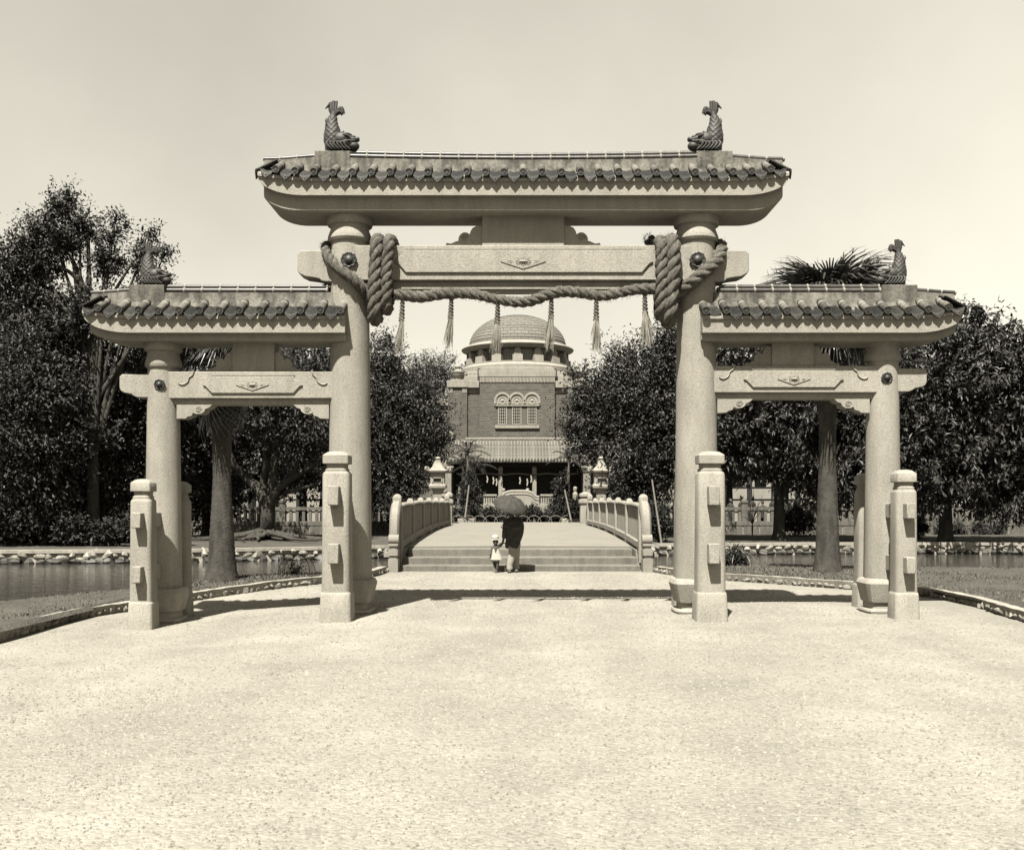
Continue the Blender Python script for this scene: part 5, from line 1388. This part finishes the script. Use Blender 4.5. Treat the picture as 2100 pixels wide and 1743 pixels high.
for s, x0, x1 in ((1, X_(1345, 70), X_(1700, 70)), (-1, X_(420, 72), X_(760, 72))):
    pv = empty('pavilion', ((x0 + x1) / 2, 72, .3), 'pale plastered pavilion glimpsed between trees %s of the hall' % ('east' if s > 0 else 'west'), 'building', 'garden pavilions')
    part('wall', M['pale_wall'], [(x0, x1, 72, 76, -.2, 4.6)], parent=pv)
    m = MB(); m.loft([[(x0 - .6, 71.4, 4.55), (x0 - .6, 74, 6.3), (x0 - .6, 77.4, 4.55), (x0 - .6, 77.4, 4.4), (x0 - .6, 74, 6.1), (x0 - .6, 71.4, 4.4)], [(x1 + .6, 71.4, 4.55), (x1 + .6, 74, 6.3), (x1 + .6, 77.4, 4.55), (x1 + .6, 77.4, 4.4), (x1 + .6, 74, 6.1), (x1 + .6, 71.4, 4.4)]]); m.build('roof', M['rooftile'], pv, smooth=30)
    k = 7
    for i in range(k + 1):
        x = lerp(x0, x1, i / k); part('veranda_post', M['darkwood'], [(x - .14, x + .14, 71.5, 71.75, -.2, 4.4)], parent=pv)
    for z in (1.1, 1.95, 2.8): part('wall_batten', M['darkwood'], [(x0, x1, 71.96, 71.995, z - .03, z + .03)], parent=pv)
    for i in range(k): 
        x = lerp(x0, x1, (i + .5) / k); part('window', M['glass'], [(x - .4, x + .4, 71.95, 71.99, 2.9, 3.9)], parent=pv)

def bystander(px, pytop, Y, yaw, hat, label, sit=False):
    x = X_(px, Y); zt = Z_(pytop, Y); H = 1.62; zg = zt - H
    root = empty('person', (x, Y, zg), label, 'person', 'people gathered behind the balustrade')
    cy, sy_ = math.cos(yaw), math.sin(yaw)
    def p(a, b, c): return Vector((x + a * cy - b * sy_, Y + a * sy_ + b * cy, zg + c))
    m = MB(); head(m, p(0, -.02, 1.49), 1.0, (sy_, -cy, 0)); limb(m, [p(0, 0, 1.30), p(0, 0, 1.40)], [.06, .05])
    limb(m, [p(0, 0, .80), p(0, 0, 1.0), p(0, 0, 1.2), p(0, 0, 1.33)], [.15, .14, .17, .09])
    for q in (-1, 1):
        limb(m, [p(q * .09, 0, .82), p(q * .10, -.01, .45), p(q * .10, .02, .06)], [.09, .06, .045]); m.ball(p(q * .10, -.05, .04), (.05, .12, .04), 10, 6)
        limb(m, [p(q * .18, 0, 1.28), p(q * .24, .02, 1.02), p(q * .20, -.10, .82)], [.055, .045, .03]); hand(m, p(q * .20, -.1, .82), (0, -.3, -1), .95, q)
    m.build('body', M['skin'], root, smooth=180, remesh=.018)
    m = MB(); limb(m, [p(0, 0, .62), p(0, 0, .9), p(0, 0, 1.2), p(0, 0, 1.34)], [.20, .18, .20, .10], 12)
    for q in (-1, 1): limb(m, [p(q * .18, 0, 1.28), p(q * .25, .02, 1.02), p(q * .21, -.08, .88)], [.075, .065, .055])
    m.build('coat', M['cloth_bg'], root, smooth=180, remesh=.02)
    m = MB()
    for q in (-1, 1): limb(m, [p(q * .09, 0, .80), p(q * .10, -.01, .45), p(q * .10, .02, .08)], [.11, .085, .075])
    m.build('trousers', M['cloth_bg'], root, smooth=180, remesh=.02)
    m = MB(); c = p(0, .0, 1.55)
    if hat: m.lathe([(.15, -.01), (.15, .0), (.10, .012), (.098, .08), (.06, .10), (.01, .102)], c, 18); m.build('hat', M['cloth_bg'], root, smooth=40)
    else: m.ball(c + Vector((0, .02, -.02)), (.085, .1, .085), 12, 8); m.build('hair', M['coat'], root, smooth=60)
for px, py, Y, yw, ht, lb in ((1498, 1022, 57, .8, False, 'bare-headed person in dark coat behind the balustrade beside the gate post'), (1521, 1019, 57.5, -1.2, True, 'person in brimmed hat behind the banded balustrade post'), (1543, 1018, 57.2, 1.2, True, 'person in brimmed hat facing along the balustrade rail'),
        (1564, 1026, 58, 3.0, False, 'short person seen from behind at the balustrade'), (1587, 1018, 57, .4, False, 'tall bare-headed person by the veranda post of the pavilion'), (1607, 1021, 57.4, -.7, True, 'hatted person leaning beside the dark shrub'), (1620, 1027, 56.6, .2, False, 'stooping person half lost in the dark shrub')):
    bystander(px, py, Y, yw, ht, lb)

# ================================================================== TREES AND PLANTS
def leaves_np(blobs, n, L_, W_, droop=.3, clump=.5, per=26, shell=.55, rng=RNG):
    """blobs: (x,y,z,rx,ry,rz). Leaves gathered in sprays round twig ends; returns verts, quads"""
    B = np.array(blobs, float); vol = (B[:, 3] * B[:, 4] * B[:, 5]) ** .75; pr = vol / vol.sum()
    nc = max(1, n // per); which = rng.choice(len(B), nc, p=pr)
    d = rng.normal(size=(nc, 3)); d /= np.linalg.norm(d, axis=1)[:, None]
    rad = (shell + (1 - shell) * rng.random(nc)) ** .6
    rad *= 1 + .24 * rng.normal(size=nc)
    C = B[which, :3] + d * rad[:, None] * B[which, 3:6]
    idx = np.repeat(np.arange(nc), per); m = len(idx)
    sc = rng.uniform(.45, 1.6, nc)[idx]
    # twig direction: outward and up a bit
    tw = d + rng.normal(size=(nc, 3)) * .45; tw[:, 2] += .15; tw /= np.linalg.norm(tw, axis=1)[:, None]
    along = rng.uniform(-.8, 1, m)
    P = C[idx] + tw[idx] * (along * clump * sc)[:, None] + rng.normal(size=(m, 3)) * (clump * .33 * sc)[:, None]
    D = tw[idx] * .6 + rng.normal(size=(m, 3)) * .75; D[:, 2] -= droop; D /= np.linalg.norm(D, axis=1)[:, None]
    up = rng.normal(size=(m, 3)) * .6 + np.array([0, -.25, 1.0]); S = np.cross(D, up); S /= np.linalg.norm(S, axis=1)[:, None] + 1e-9
    N = np.cross(S, D)
    l = L_ * rng.uniform(.6, 1.3, m)[:, None]; w = W_ * rng.uniform(.7, 1.2, m)[:, None]
    V = np.zeros((m, 4, 3))
    V[:, 0] = P; V[:, 1] = P + D * l * .5 + S * w * .5 + N * w * .12; V[:, 2] = P + D * l - N * l * .10; V[:, 3] = P + D * l * .5 - S * w * .5 + N * w * .12
    return V.reshape(-1, 3), np.arange(m * 4).reshape(-1, 4)
def blob(px, py, Y, rpx, ry=1.0, rz=1.0):
    p = at(px, py, Y); r = rpx * Y / F; return (p.x, p.y, p.z, r, r * ry, r * rz)
def ground_z(x, y):
    if y > 36: return far_z(x, y)
    return lawn_z(x, y)
def tree(label, base, blobs, n, L_, W_, mat, trunk_r=.25, droop=.3, clump=.5, per=26, shell=.5, name='broadleaf_tree', limbs=6, group=None, lean=(0, 0), bark='bark', low=0.45):
    bxx, byy = base; z0 = ground_z(bxx, byy) - .1
    root = empty(name, (bxx, byy, z0), label, 'tree', group)
    B = blobs; top = max(b[2] + b[5] * .5 for b in B); cen = Vector((sum(b[0] for b in B) / len(B), sum(b[1] for b in B) / len(B), 0))
    m = MB(); h = top - z0
    p0 = Vector((bxx, byy, z0)); tp = [p0, p0 + Vector((.05 * lean[0], 0, h * .15)), p0 + Vector((lean[0] * .3, lean[1] * .3, h * .4)), Vector((lerp(bxx, cen.x, .6) + lean[0] * .4, lerp(byy, cen.y, .6), z0 + h * .68)), Vector((cen.x, cen.y, z0 + h * .92))]
    path = catmull(tp, 5); k = len(path)
    m.tube(path, [trunk_r * (1.45 if i == 0 else 1.12 if i == 1 else (1 - .85 * i / k)) for i in range(k)], 10)
    for q in range(limbs):
        b = B[q % len(B)]; i = int(k * random.uniform(low, .85)) - 1; s = path[max(1, min(k - 1, i))]
        e = Vector(b[:3]) + Vector((random.uniform(-.4, .4) * b[3], random.uniform(-.4, .4) * b[4], random.uniform(-.2, .3) * b[5])); mid = s.lerp(e, .5) + Vector((random.uniform(-.2, .2), random.uniform(-.2, .2), random.uniform(.0, .25)))
        m.tube(catmull([s, mid, e], 5), [trunk_r * .42 * (1 - .8 * j / 10) for j in range(11)], 7)
    m.build('trunk', M[bark], root, smooth=60)
    V, Fq = leaves_np(B, n, L_, W_, droop, clump, per, shell)
    V = V - np.array(wl(root)); o = place(np_mesh('crown', V, Fq, M[mat]), 'crown', wl(root), root)
    return root

# --- west side: tall airy tree, dark wood, banyan
Y = 41.0
tree('tall airy tree with clustered small leaves rising above the west roof', (X_(190, Y), Y), [blob(128, 425, Y, 34), blob(95, 470, Y, 34), blob(165, 470, Y, 34), blob(130, 500, Y, 40), blob(245, 440, Y, 17, 1, .9), blob(232, 480, Y, 24), blob(310, 485, Y, 17), blob(335, 520, Y, 14), blob(285, 530, Y, 28), blob(215, 535, Y, 34), blob(85, 545, Y, 42), blob(310, 575, Y, 26), blob(60, 500, Y, 36), blob(55, 620, Y, 52), blob(200, 640, Y, 55), blob(120, 660, Y, 60), blob(290, 640, Y, 45), blob(20, 560, Y, 50), blob(-10, 660, Y, 60), blob(335, 600, Y, 18)], 46000, .17, .075, 'leaf', .30, .25, .34, 34, .15, limbs=22, low=.35)
for k, (px, Y, lb) in enumerate(((60, 40.0, 'dense black-green tree hanging over the pond at the west edge'), (175, 42.5, 'dense dark tree beneath the airy tree at the pond edge'), (300, 44.0, 'dense dark tree behind the west outer pillar'), (405, 47.0, 'dense dark tree between the west outer pillar and the banyan'))):
    tree(lb, (X_(px, Y), Y + 1.5), [blob(px + dx, py, Y, r, 1.5) for dx, py, r in ((0, 715, 62), (-45, 780, 66), (50, 790, 66), (0, 860, 80), (-55, 900, 62), (60, 910, 62), (-10, 970, 66), (45, 1005, 50), (-50, 1010, 52), (0, 1050, 42))], 26000, .20, .085, 'leaf_dark', .28, .3, .45, bark='bark', group='dark trees of the west wood')
Y = 46.0
bn = tree('spreading banyan with bare pale limbs and snaking roots', (X_(545, Y), Y), [blob(600, 770, Y, 66, 1.4), blob(480, 770, Y, 76, 1.4), blob(545, 830, Y - 2.2, 72, 1.4), blob(650, 840, Y - 2, 52, 1.4), blob(430, 870, Y - 1, 66, 1.4), blob(600, 900, Y - 2.4, 46, 1.2, .7), blob(655, 915, Y - 1.5, 34, 1, .7), blob(470, 930, Y - 1, 46, 1, .7), blob(670, 745, Y, 42), blob(540, 760, Y - 2.5, 60, 1.2), blob(610, 960, Y + 3, 50, 1, .7)], 24000, .20, .09, 'leaf_dark', .36, .3, .42, limbs=5, bark='bark')
Y = 44.5
m = MB(); b0 = at(545, 1098, Y)
for (pts, r) in (([(545, 1100), (548, 1060), (535, 1010), (505, 980), (478, 950), (465, 900)], .34), ([(548, 1070), (560, 1015), (592, 985), (640, 955), (672, 930)], .24), ([(552, 1080), (556, 1010), (562, 960), (568, 920), (575, 860)], .24), ([(545, 1050), (540, 990), (545, 940), (535, 890)], .2), ([(592, 985), (610, 950), (620, 900)], .12), ([(500, 975), (470, 965), (430, 930)], .12), ([(560, 1015), (605, 1005), (650, 990), (675, 960)], .11)):
    pp_ = [at(a, b, Y + random.uniform(-.4, .3)) for a, b in pts]; pp_ = catmull(pp_, 5); m.tube(pp_, [r * (1 - .7 * i / len(pp_)) for i in range(len(pp_))], 9)
m.build('limbs', M['bark'], bn, smooth=60)
m = MB()
for i in range(26):
    a = random.uniform(-.2, math.pi + .2) + math.pi; l = random.uniform(1.2, 3.8); pts = []
    for k in range(7):
        t = k / 6; pts.append(Vector((b0.x + math.cos(a) * l * t * 1.5 + random.uniform(-.16, .16), Y + math.sin(a) * l * t * .8 + random.uniform(-.1, .1), far_z(b0.x, Y) + .06 + .4 * (1 - t) ** 3)))
    pp_ = catmull(pts, 3); m.tube(pp_, [.12 * (1 - .8 * j / len(pp_)) for j in range(len(pp_))], 7)
m.build('roots', M['bark'], bn, smooth=60)
Y = 56.0
for i, (px, rr_) in enumerate(((-60, 90), (30, 90), (150, 95), (290, 95), (420, 95), (520, 80), (610, 75), (690, 62))):
    tree('far dark tree closing the west wood behind the banyan', (X_(px, Y) + .3, Y + i % 2 * 2.5), [blob(px, 790, Y, rr_, 1.2), blob(px - 40, 860, Y, rr_ * .8, 1.2), blob(px + 45, 870, Y, rr_ * .8, 1.2), blob(px, 950, Y, rr_ * .9, 1.2), blob(px + 5, 760, Y, rr_ * .5)] + ([blob(px, 1030, Y, rr_ * .8), blob(px + 40, 1050, Y, rr_ * .6)] if px < 500 else [blob(px, 985, Y, rr_ * .5, 1, .5)]), 9500, .34, .15, 'leaf_dark', .28, .3, .6, group='trees closing the west wood')
# trees flanking the bridge
Y = 50.0
tree('tall dense tree with pointed tops on the west bank beside the bridge', (X_(830, Y), Y), [blob(782, 730, Y, 40, 1, 1.2), blob(760, 800, Y, 60), blob(830, 800, Y, 50), blob(870, 830, Y, 45), blob(800, 880, Y, 75), blob(872, 885, Y, 46), blob(770, 960, Y, 75), blob(835, 960, Y, 50), blob(905, 905, Y, 26), blob(880, 930, Y, 24), blob(800, 1020, Y, 60, 1, .7), blob(735, 880, Y, 70), blob(805, 745, Y, 22, 1, 1.6)], 52000, .17, .075, 'leaf', .26, .2, .42, limbs=9)
Y = 92.0
tree('rounded tree behind the west corner of the hall', (X_(890, Y), Y), [blob(895, 765, Y, 40), blob(860, 780, Y, 40), blob(925, 770, Y, 26), blob(880, 820, Y, 50), blob(840, 800, Y, 40)], 18000, .2, .09, 'leaf', .28, .2, .5)
Y = 48.0
tree('tall bushy tree with upright sprays on the east bank beside the bridge', (X_(1300, Y), Y), [blob(1375, 690, Y, 38, 1, 1.1), blob(1335, 735, Y, 45), blob(1395, 770, Y, 60), blob(1268, 745, Y, 28, 1, 1.5), blob(1215, 790, Y, 32, 1, 1.2), blob(1185, 800, Y, 24, 1, 1.4), blob(1300, 800, Y, 60), blob(1240, 840, Y, 55), blob(1190, 860, Y, 38), blob(1350, 860, Y, 70), blob(1270, 910, Y, 70), blob(1200, 905, Y, 36), blob(1350, 950, Y, 65), blob(1265, 985, Y, 45), blob(1420, 880, Y, 70), blob(1310, 1010, Y, 50, 1, .7), blob(1262, 950, Y - 2.6, 16), blob(1268, 985, Y - 2.5, 22)], 62000, .18, .08, 'leaf', .26, .15, .45, limbs=12)
# --- east side
Y = 45.0
tree('glossy large-leaved tree behind the fan palm', (X_(1610, Y), Y + 1), [blob(px, py, Y, r, 1.5) for px, py, r in ((1515, 730, 58), (1590, 750, 62), (1495, 820, 66), (1560, 840, 70), (1650, 830, 75), (1720, 790, 66), (1750, 870, 66), (1640, 920, 62), (1500, 910, 58), (1570, 935, 50), (1715, 950, 62), (1655, 740, 62), (1720, 730, 55), (1780, 820, 60), (1770, 960, 55), (1700, 1010, 42), (1460, 860, 60), (1450, 940, 45))], 48000, .29, .10, 'leaf', .3, .55, .36, 22, limbs=9, low=.55)
Y = 43.0
tree('glossy large-leaved tree beyond the east outer pillar with drooping sprays', (X_(1960, Y), Y + 1), [blob(px, py, Y, r, 1.5) for px, py, r in ((1985, 690, 50), (1925, 715, 55), (2050, 720, 60), (1885, 790, 62), (1970, 790, 75), (2060, 820, 75), (1895, 880, 66), (1985, 890, 75), (2070, 920, 70), (1880, 955, 52), (1960, 975, 60), (2045, 1000, 62), (1850, 740, 42), (2110, 760, 70), (2130, 870, 80), (2120, 980, 70), (1900, 1015, 36), (1830, 850, 50), (1830, 930, 50))], 52000, .29, .10, 'leaf', .32, .55, .36, 22, limbs=9, low=.55)
Y = 62.0
for i, (px, rr_) in enumerate(((1400, 80), (1500, 62), (1600, 70), (1690, 85), (1790, 90), (1890, 95), (2010, 95), (2120, 95))):
    lo_ = 925 if px < 1640 else 985
    tree('far dark tree closing the east wood behind the balustrade', (X_(px, Y) + .3, Y + i % 2 * 2), [blob(px, 810, Y, rr_, 1.2), blob(px - 40, 870, Y, rr_ * .8, 1.2), blob(px + 45, 880, Y, rr_ * .8, 1.2), blob(px, lo_, Y, rr_ * .8, 1, .7), blob(px + 5, 790, Y, rr_ * .5)] + ([blob(px, 1040, Y, rr_ * .7, 1, .7)] if px > 1700 else []), 8500, .38, .16, 'leaf_dark', .28, .3, .65, group='trees closing the east wood')

# --- shrubs
def shrub(px, py, Y, rpx, label, n=2600, rz=.9, mat='leaf_dark', L_=.12, W_=.06, name='shrub', cone=False, group=None):
    c = at(px, py, Y); r = rpx * Y / F; zg = ground_z(c.x, Y)
    root = empty(name, (c.x, Y, zg), label, 'shrub', group)
    if cone: bl = [(c.x, Y, lerp(zg + .3, c.z + r * 1.2, t), r * (1 - .65 * t), r * (1 - .65 * t), r * .5) for t in (0, .25, .5, .75, 1)]
    else: bl = [(c.x, Y, c.z, r, r, r * rz), (c.x - r * .5, Y - .1, c.z - r * .3, r * .6, r * .6, r * .5), (c.x + r * .5, Y - .1, c.z - r * .3, r * .6, r * .6, r * .5)]
    V, Fq = leaves_np(bl, n, L_, W_, .0, .12, 14, .35); V = V - np.array(wl(root)); place(np_mesh('foliage', V, Fq, M[mat]), 'foliage', wl(root), root)
    m = MB(); top = max(b[2] for b in bl)
    for k in range(5): m.tube([(c.x + random.uniform(-.05, .05), Y, zg - .05), (c.x + random.uniform(-.5, .5) * r, Y + random.uniform(-.4, .4) * r, lerp(zg, top, .8))], [.03, .012], 5)
    m.build('stem', M['bark'], root, smooth=60); return root
shrub(962, 1020, 50, 33, 'tall dark clipped conifer left standing west of the hall steps', 7000, 1.3, cone=True, name='conifer')
shrub(1152, 1022, 50, 33, 'tall dark clipped conifer standing east of the hall steps', 7000, 1.3, cone=True, name='conifer')
shrub(1185, 1042, 49, 18, 'round dark shrub beside the east conifer', 2600)
for i, (px, py, r) in enumerate(((935, 1058, 15), (965, 1060, 14), (1018, 1061, 16), (1005, 1050, 10), (1040, 1062, 12), (1075, 1061, 13), (1090, 1048, 17), (1112, 1061, 12), (1140, 1062, 15), (1178, 1062, 14), (1200, 1060, 12), (1060, 1056, 10))):
    shrub(px, py, 49.6 + (i % 3) * .4, r, 'low garden shrub behind a bamboo hoop edging at the bridge end', 1500, .8, group='low shrubs at the bridge end')
shrub(1635, 1062, 50, 34, 'big dark shrub growing against the balustrade beside the palm trunk', 6500, 1.05)
shrub(1885, 1080, 47, 15, 'small upright dark shrub on the pond lawn beyond the east pillar', 2000, 1.5)
shrub(1352, 1070, 44, 24, 'tall dark shrub at the pond edge by the leaning pole', 4200, 1.7)
for i, (px, py, r) in enumerate(((1930, 1085, 13), (1965, 1086, 14), (2010, 1083, 18), (2045, 1082, 15))): shrub(px, py, 51.8, r, 'creeper hanging over the balustrade footing beyond the east pillar', 1200, 1.1, group='creepers on the balustrade')
shrub(600, 1169, 21.9, 16, 'thin twiggy shrub under bent cane hoops at the pond edge', 500, .9, L_=.05, W_=.03, mat='leaf_dark')
shrub(1503, 1144, 26.2 - 1.0, 24, 'leafy shrub under bent cane hoops beside the gate post', 2600, .9, L_=.07, W_=.035)

for i in range(11):
    px = 20 + i * 33; shrub(px, 1085 + 8 * math.sin(i * 2.3), 39.5 + 2 * (i % 2), 27 + 6 * math.sin(i * 1.7), 'dark undergrowth shrub along the shaded west bank', 2600, .9, L_=.2, W_=.09, group='undergrowth on the west bank')  # dark leaves put the deep shade of this bank into the colour

def hoops(px, py0, py1, Y, w, label, n=3, mat='cane', r=.008):
    c = at(px, py1, Y); h = (py1 - py0) * Y / F; hw = w * Y / F
    root = empty('plant_support', c, label, 'plant support')
    for k in range(n):
        a = math.pi * k / n; m = MB(); m.tube([(c.x + math.cos(a) * hw * math.cos(t), Y + math.sin(a) * hw * math.cos(t), c.z - .05 + h * math.sin(t) ** .8) for t in [math.pi * i / 16 for i in range(17)]], r, 6); m.build('hoop', M[mat], root, smooth=60)
hoops(609, 1131, 1181, 21.9, 39, 'bent cane hoops over a twiggy shrub at the pond edge')
hoops(1513, 1124, 1165, 25.2, 38, 'bent pale cane hoops over a leafy shrub beside the gate post', mat='bamboo')
he = empty('hoop_edging', (0, 49, .75), 'row of thin bamboo hoops edging the shrubs at the bridge end', 'edging')
for i in range(14):
    x = -3.4 + i * .52; m = MB(); m.tube([(x + .34 * math.cos(t), 49.0, .72 + .34 * math.sin(t)) for t in [math.pi * k / 12 for k in range(13)]], .012, 5); m.build('hoop', M['bamboo'], he, smooth=60)
for (a, b, Y, lb) in (((962, 995), (954, 1052), 47, 'pale wooden prop leaning by the west conifer'), ((1158, 1004), (1171, 1058), 47, 'pale wooden prop leaning by the east conifer'), ((1337, 983), (1357, 1108), 42.5, 'long pale wooden pole leaning by the pond edge shrub')):
    m = MB(); m.tube([at(*b, Y) - Vector((0, 0, .2)), at(*a, Y)], [.045, .035], 8); tag(m.build('leaning_pole', M['bamboo'], smooth=60), lb, 'pole', 'poles propped in the garden')
# sloping slabs flanking the garden path
for s in (-1, 1):
    m = MB(); m.prism_z([(s * 2.1, 49.2), (s * 2.9, 48.9), (s * 1.75, 53.5), (s * 1.3, 53.5)], .70, .92); tag(m.build('garden_slab', M['coping'], smooth=30, bevel=.02), 'low pale stone slab edging the %s garden bed before the hall' % ('west' if s < 0 else 'east'), 'slab', 'garden edging slabs')
# young bare sapling
root = empty('sapling', (X_(1543, 48), 48, .05), 'thin leafless sapling on the lawn before the balustrade', 'tree')
m = MB(); b = at(1543, 1098, 48); f_ = at(1543, 1075, 48)
for (px, py) in ((1528, 1045), (1536, 1020), (1546, 1000), (1556, 1030), (1565, 1015), (1520, 1060), (1570, 1040)):
    e = at(px, py, 48); m.tube(catmull([b, f_, f_.lerp(e, .5) + Vector((0, 0, .1)), e], 4), [.03, .028, .026, .024, .022, .02, .018, .016, .014, .012, .01, .008, .006], 5)
m.build('trunk', M['bark'], root, smooth=60)

# --- fan palms
def frond_mesh(seed, R_=1.0, nb=44, pet=.9, dead=False):
    rr = random.Random(seed); V = []; Fc = []; m = MB()
    pl = [Vector((t * pet, 0, -.10 * t * t)) for t in (0, .3, .6, 1)]
    m.tube(pl, [.03, .022, .018, .015], 6, 1)
    o = pl[-1]
    for i in range(nb):
        a = R(-125 + 250 * i / (nb - 1)); L1 = R_ * (.80 + .25 * math.cos(a * .7)) * rr.uniform(.92, 1.05); w = R_ * .027
        d = Vector((math.cos(a), math.sin(a), .12 * math.cos(a * 2))); s = Vector((-math.sin(a), math.cos(a), 0))
        z = .045 * (1 if i % 2 else -1)
        pts = []
        for t in (0, .25, .5, .72, .88, 1.0):
            dr = -.10 * t ** 2 - (1.25 if not dead else 1.3) * max(0, t - .45) ** 1.5 * rr.uniform(.7, 1.4)
            pts.append(o + d * L1 * t * (1 - .12 * max(0, t - .6)) + Vector((0, 0, dr * L1)))
        wd = [.25, .8, 1.0, .8, .45, .05]; q = []
        for p, k in zip(pts, wd):
            q += [p - s * w * k, p + Vector((0, 0, .35 * w * k)), p + s * w * k]
        f = []
        for j in range(5): f += [(j * 3, j * 3 + 1, j * 3 + 4, j * 3 + 3), (j * 3 + 1, j * 3 + 2, j * 3 + 5, j * 3 + 4)]
        m.add(q, f)
    return m.mesh('frond', [M['palm'], M['bark']], smooth=None, fix=False)
fr_me = [frond_mesh(s, .95) for s in range(4)]; fr_dead = [frond_mesh(s + 9, .8, 22, .7, True) for s in range(2)]
def fan_palm(label, px, pyb, Y, z_crown, r_base, r_mid, sc, nf, ndead, group=None, lean=0.0):
    b = at(px, pyb, Y); zg = ground_z(b.x, Y) - .05
    root = empty('fan_palm', (b.x, Y, zg), label, 'palm', group)
    m = MB(); n = 70; H = z_crown - zg; rings = []
    for i in range(n + 1):
        t = i / n; z = zg + H * t; r = r_mid * (1 + .12 * math.sin(t * 9)) + (r_base - r_mid) * math.exp(-((z - zg) / .45) ** 1.2)
        r *= 1 + (.035 if i % 2 else -.01)
        cx = b.x + lean * t * t; rings.append([(cx + r * math.cos(a) * (1 + random.uniform(-.012, .012)), Y + r * math.sin(a), z + random.uniform(-.008, .008)) for a in [2 * math.pi * j / 20 for j in range(20)]])
    m.loft(rings); m.build('trunk', M['palmbark'], root, smooth=40)
    c = Vector((b.x + lean, Y, z_crown))
    for i in range(nf):
        a = i * 2.399 + .3; e = lerp(75, -25, (i / nf) ** .9); place(random.choice(fr_me), 'frond', c + Vector((0, 0, .1)), root, (random.uniform(-.25, .25), -R(e), a), (sc * random.uniform(.85, 1.1),) * 3)
    for i in range(ndead):
        a = i * 2.1; place(random.choice(fr_dead), 'frond', c - Vector((0, 0, random.uniform(.0, .5))), root, (random.uniform(-.3, .3), R(random.uniform(48, 78)), a), (sc * .9,) * 3)
fan_palm('tall fan palm rising behind the east side roof with a ringed grey trunk', 1697, 1172, 22.8, 5.62, .33, .205, 1.0, 44, 9)
fan_palm('fan palm on the west lawn with a flared trunk behind the gate', 455, 1188, 20.4, 4.35, .33, .20, .80, 24, 12)
fan_palm('fan palm with pale drooping fronds at the edge of the west wood', 100, 1060, 41.0, 5.9, .3, .2, .95, 20, 10)
# slender palms before the hall
for (px, Y, zc, lb) in ((946, 60, 4.0, 'slender feathery palm leaning by the hall\'s west pier'), (956, 59, 4.6, 'slender feathery palm with the tallest crown by the hall\'s west porch'), (970, 61, 3.9, 'slender feathery palm nearest the porch steps on the west'), (1163, 60, 4.3, 'slender feathery palm arching over the porch roof\'s east end')):
    x = X_(px, Y); root = empty('feather_palm', (x, Y, .7), lb, 'palm', 'slender palms before the hall')
    m = MB(); m.tube([(x, Y, .6), (x + .05, Y, 2.2), (x + .12, Y, zc)], [.09, .07, .06], 8); m.build('trunk', M['bamboo'], root, smooth=60)
    for i in range(11):
        a = i * 2.4; e = R(lerp(75, 5, i / 11)); m = MB(); L1 = 1.5; o = Vector((x + .12, Y, zc)); pts = []
        for k in range(9):
            t = k / 8; pts.append(o + Vector((math.cos(a) * math.cos(e) * L1 * t, math.sin(a) * math.cos(e) * L1 * t, math.sin(e) * L1 * t - .75 * t * t)))
        m.tube(pts, [.02 * (1 - .8 * k / 8) for k in range(9)], 4)
        for k in range(1, 9):
            for q in range(3):
                p = pts[k - 1].lerp(pts[k], q / 3); t_ = (pts[k] - pts[k - 1]).normalized(); sd = t_.cross(Vector((0, 0, 1))).normalized()
                for s in (-1, 1):
                    e_ = p + (sd * s * .8 + t_ * .6) * .38 * math.sin(math.pi * (k + .5) / 10) + Vector((0, 0, -.12)); m.add([p, p.lerp(e_, .4) + t_ * .02, e_, p.lerp(e_, .4) - t_ * .02], [(0, 1, 2, 3)])
        m.build('frond', M['palm'], root, smooth=None, fix=False)
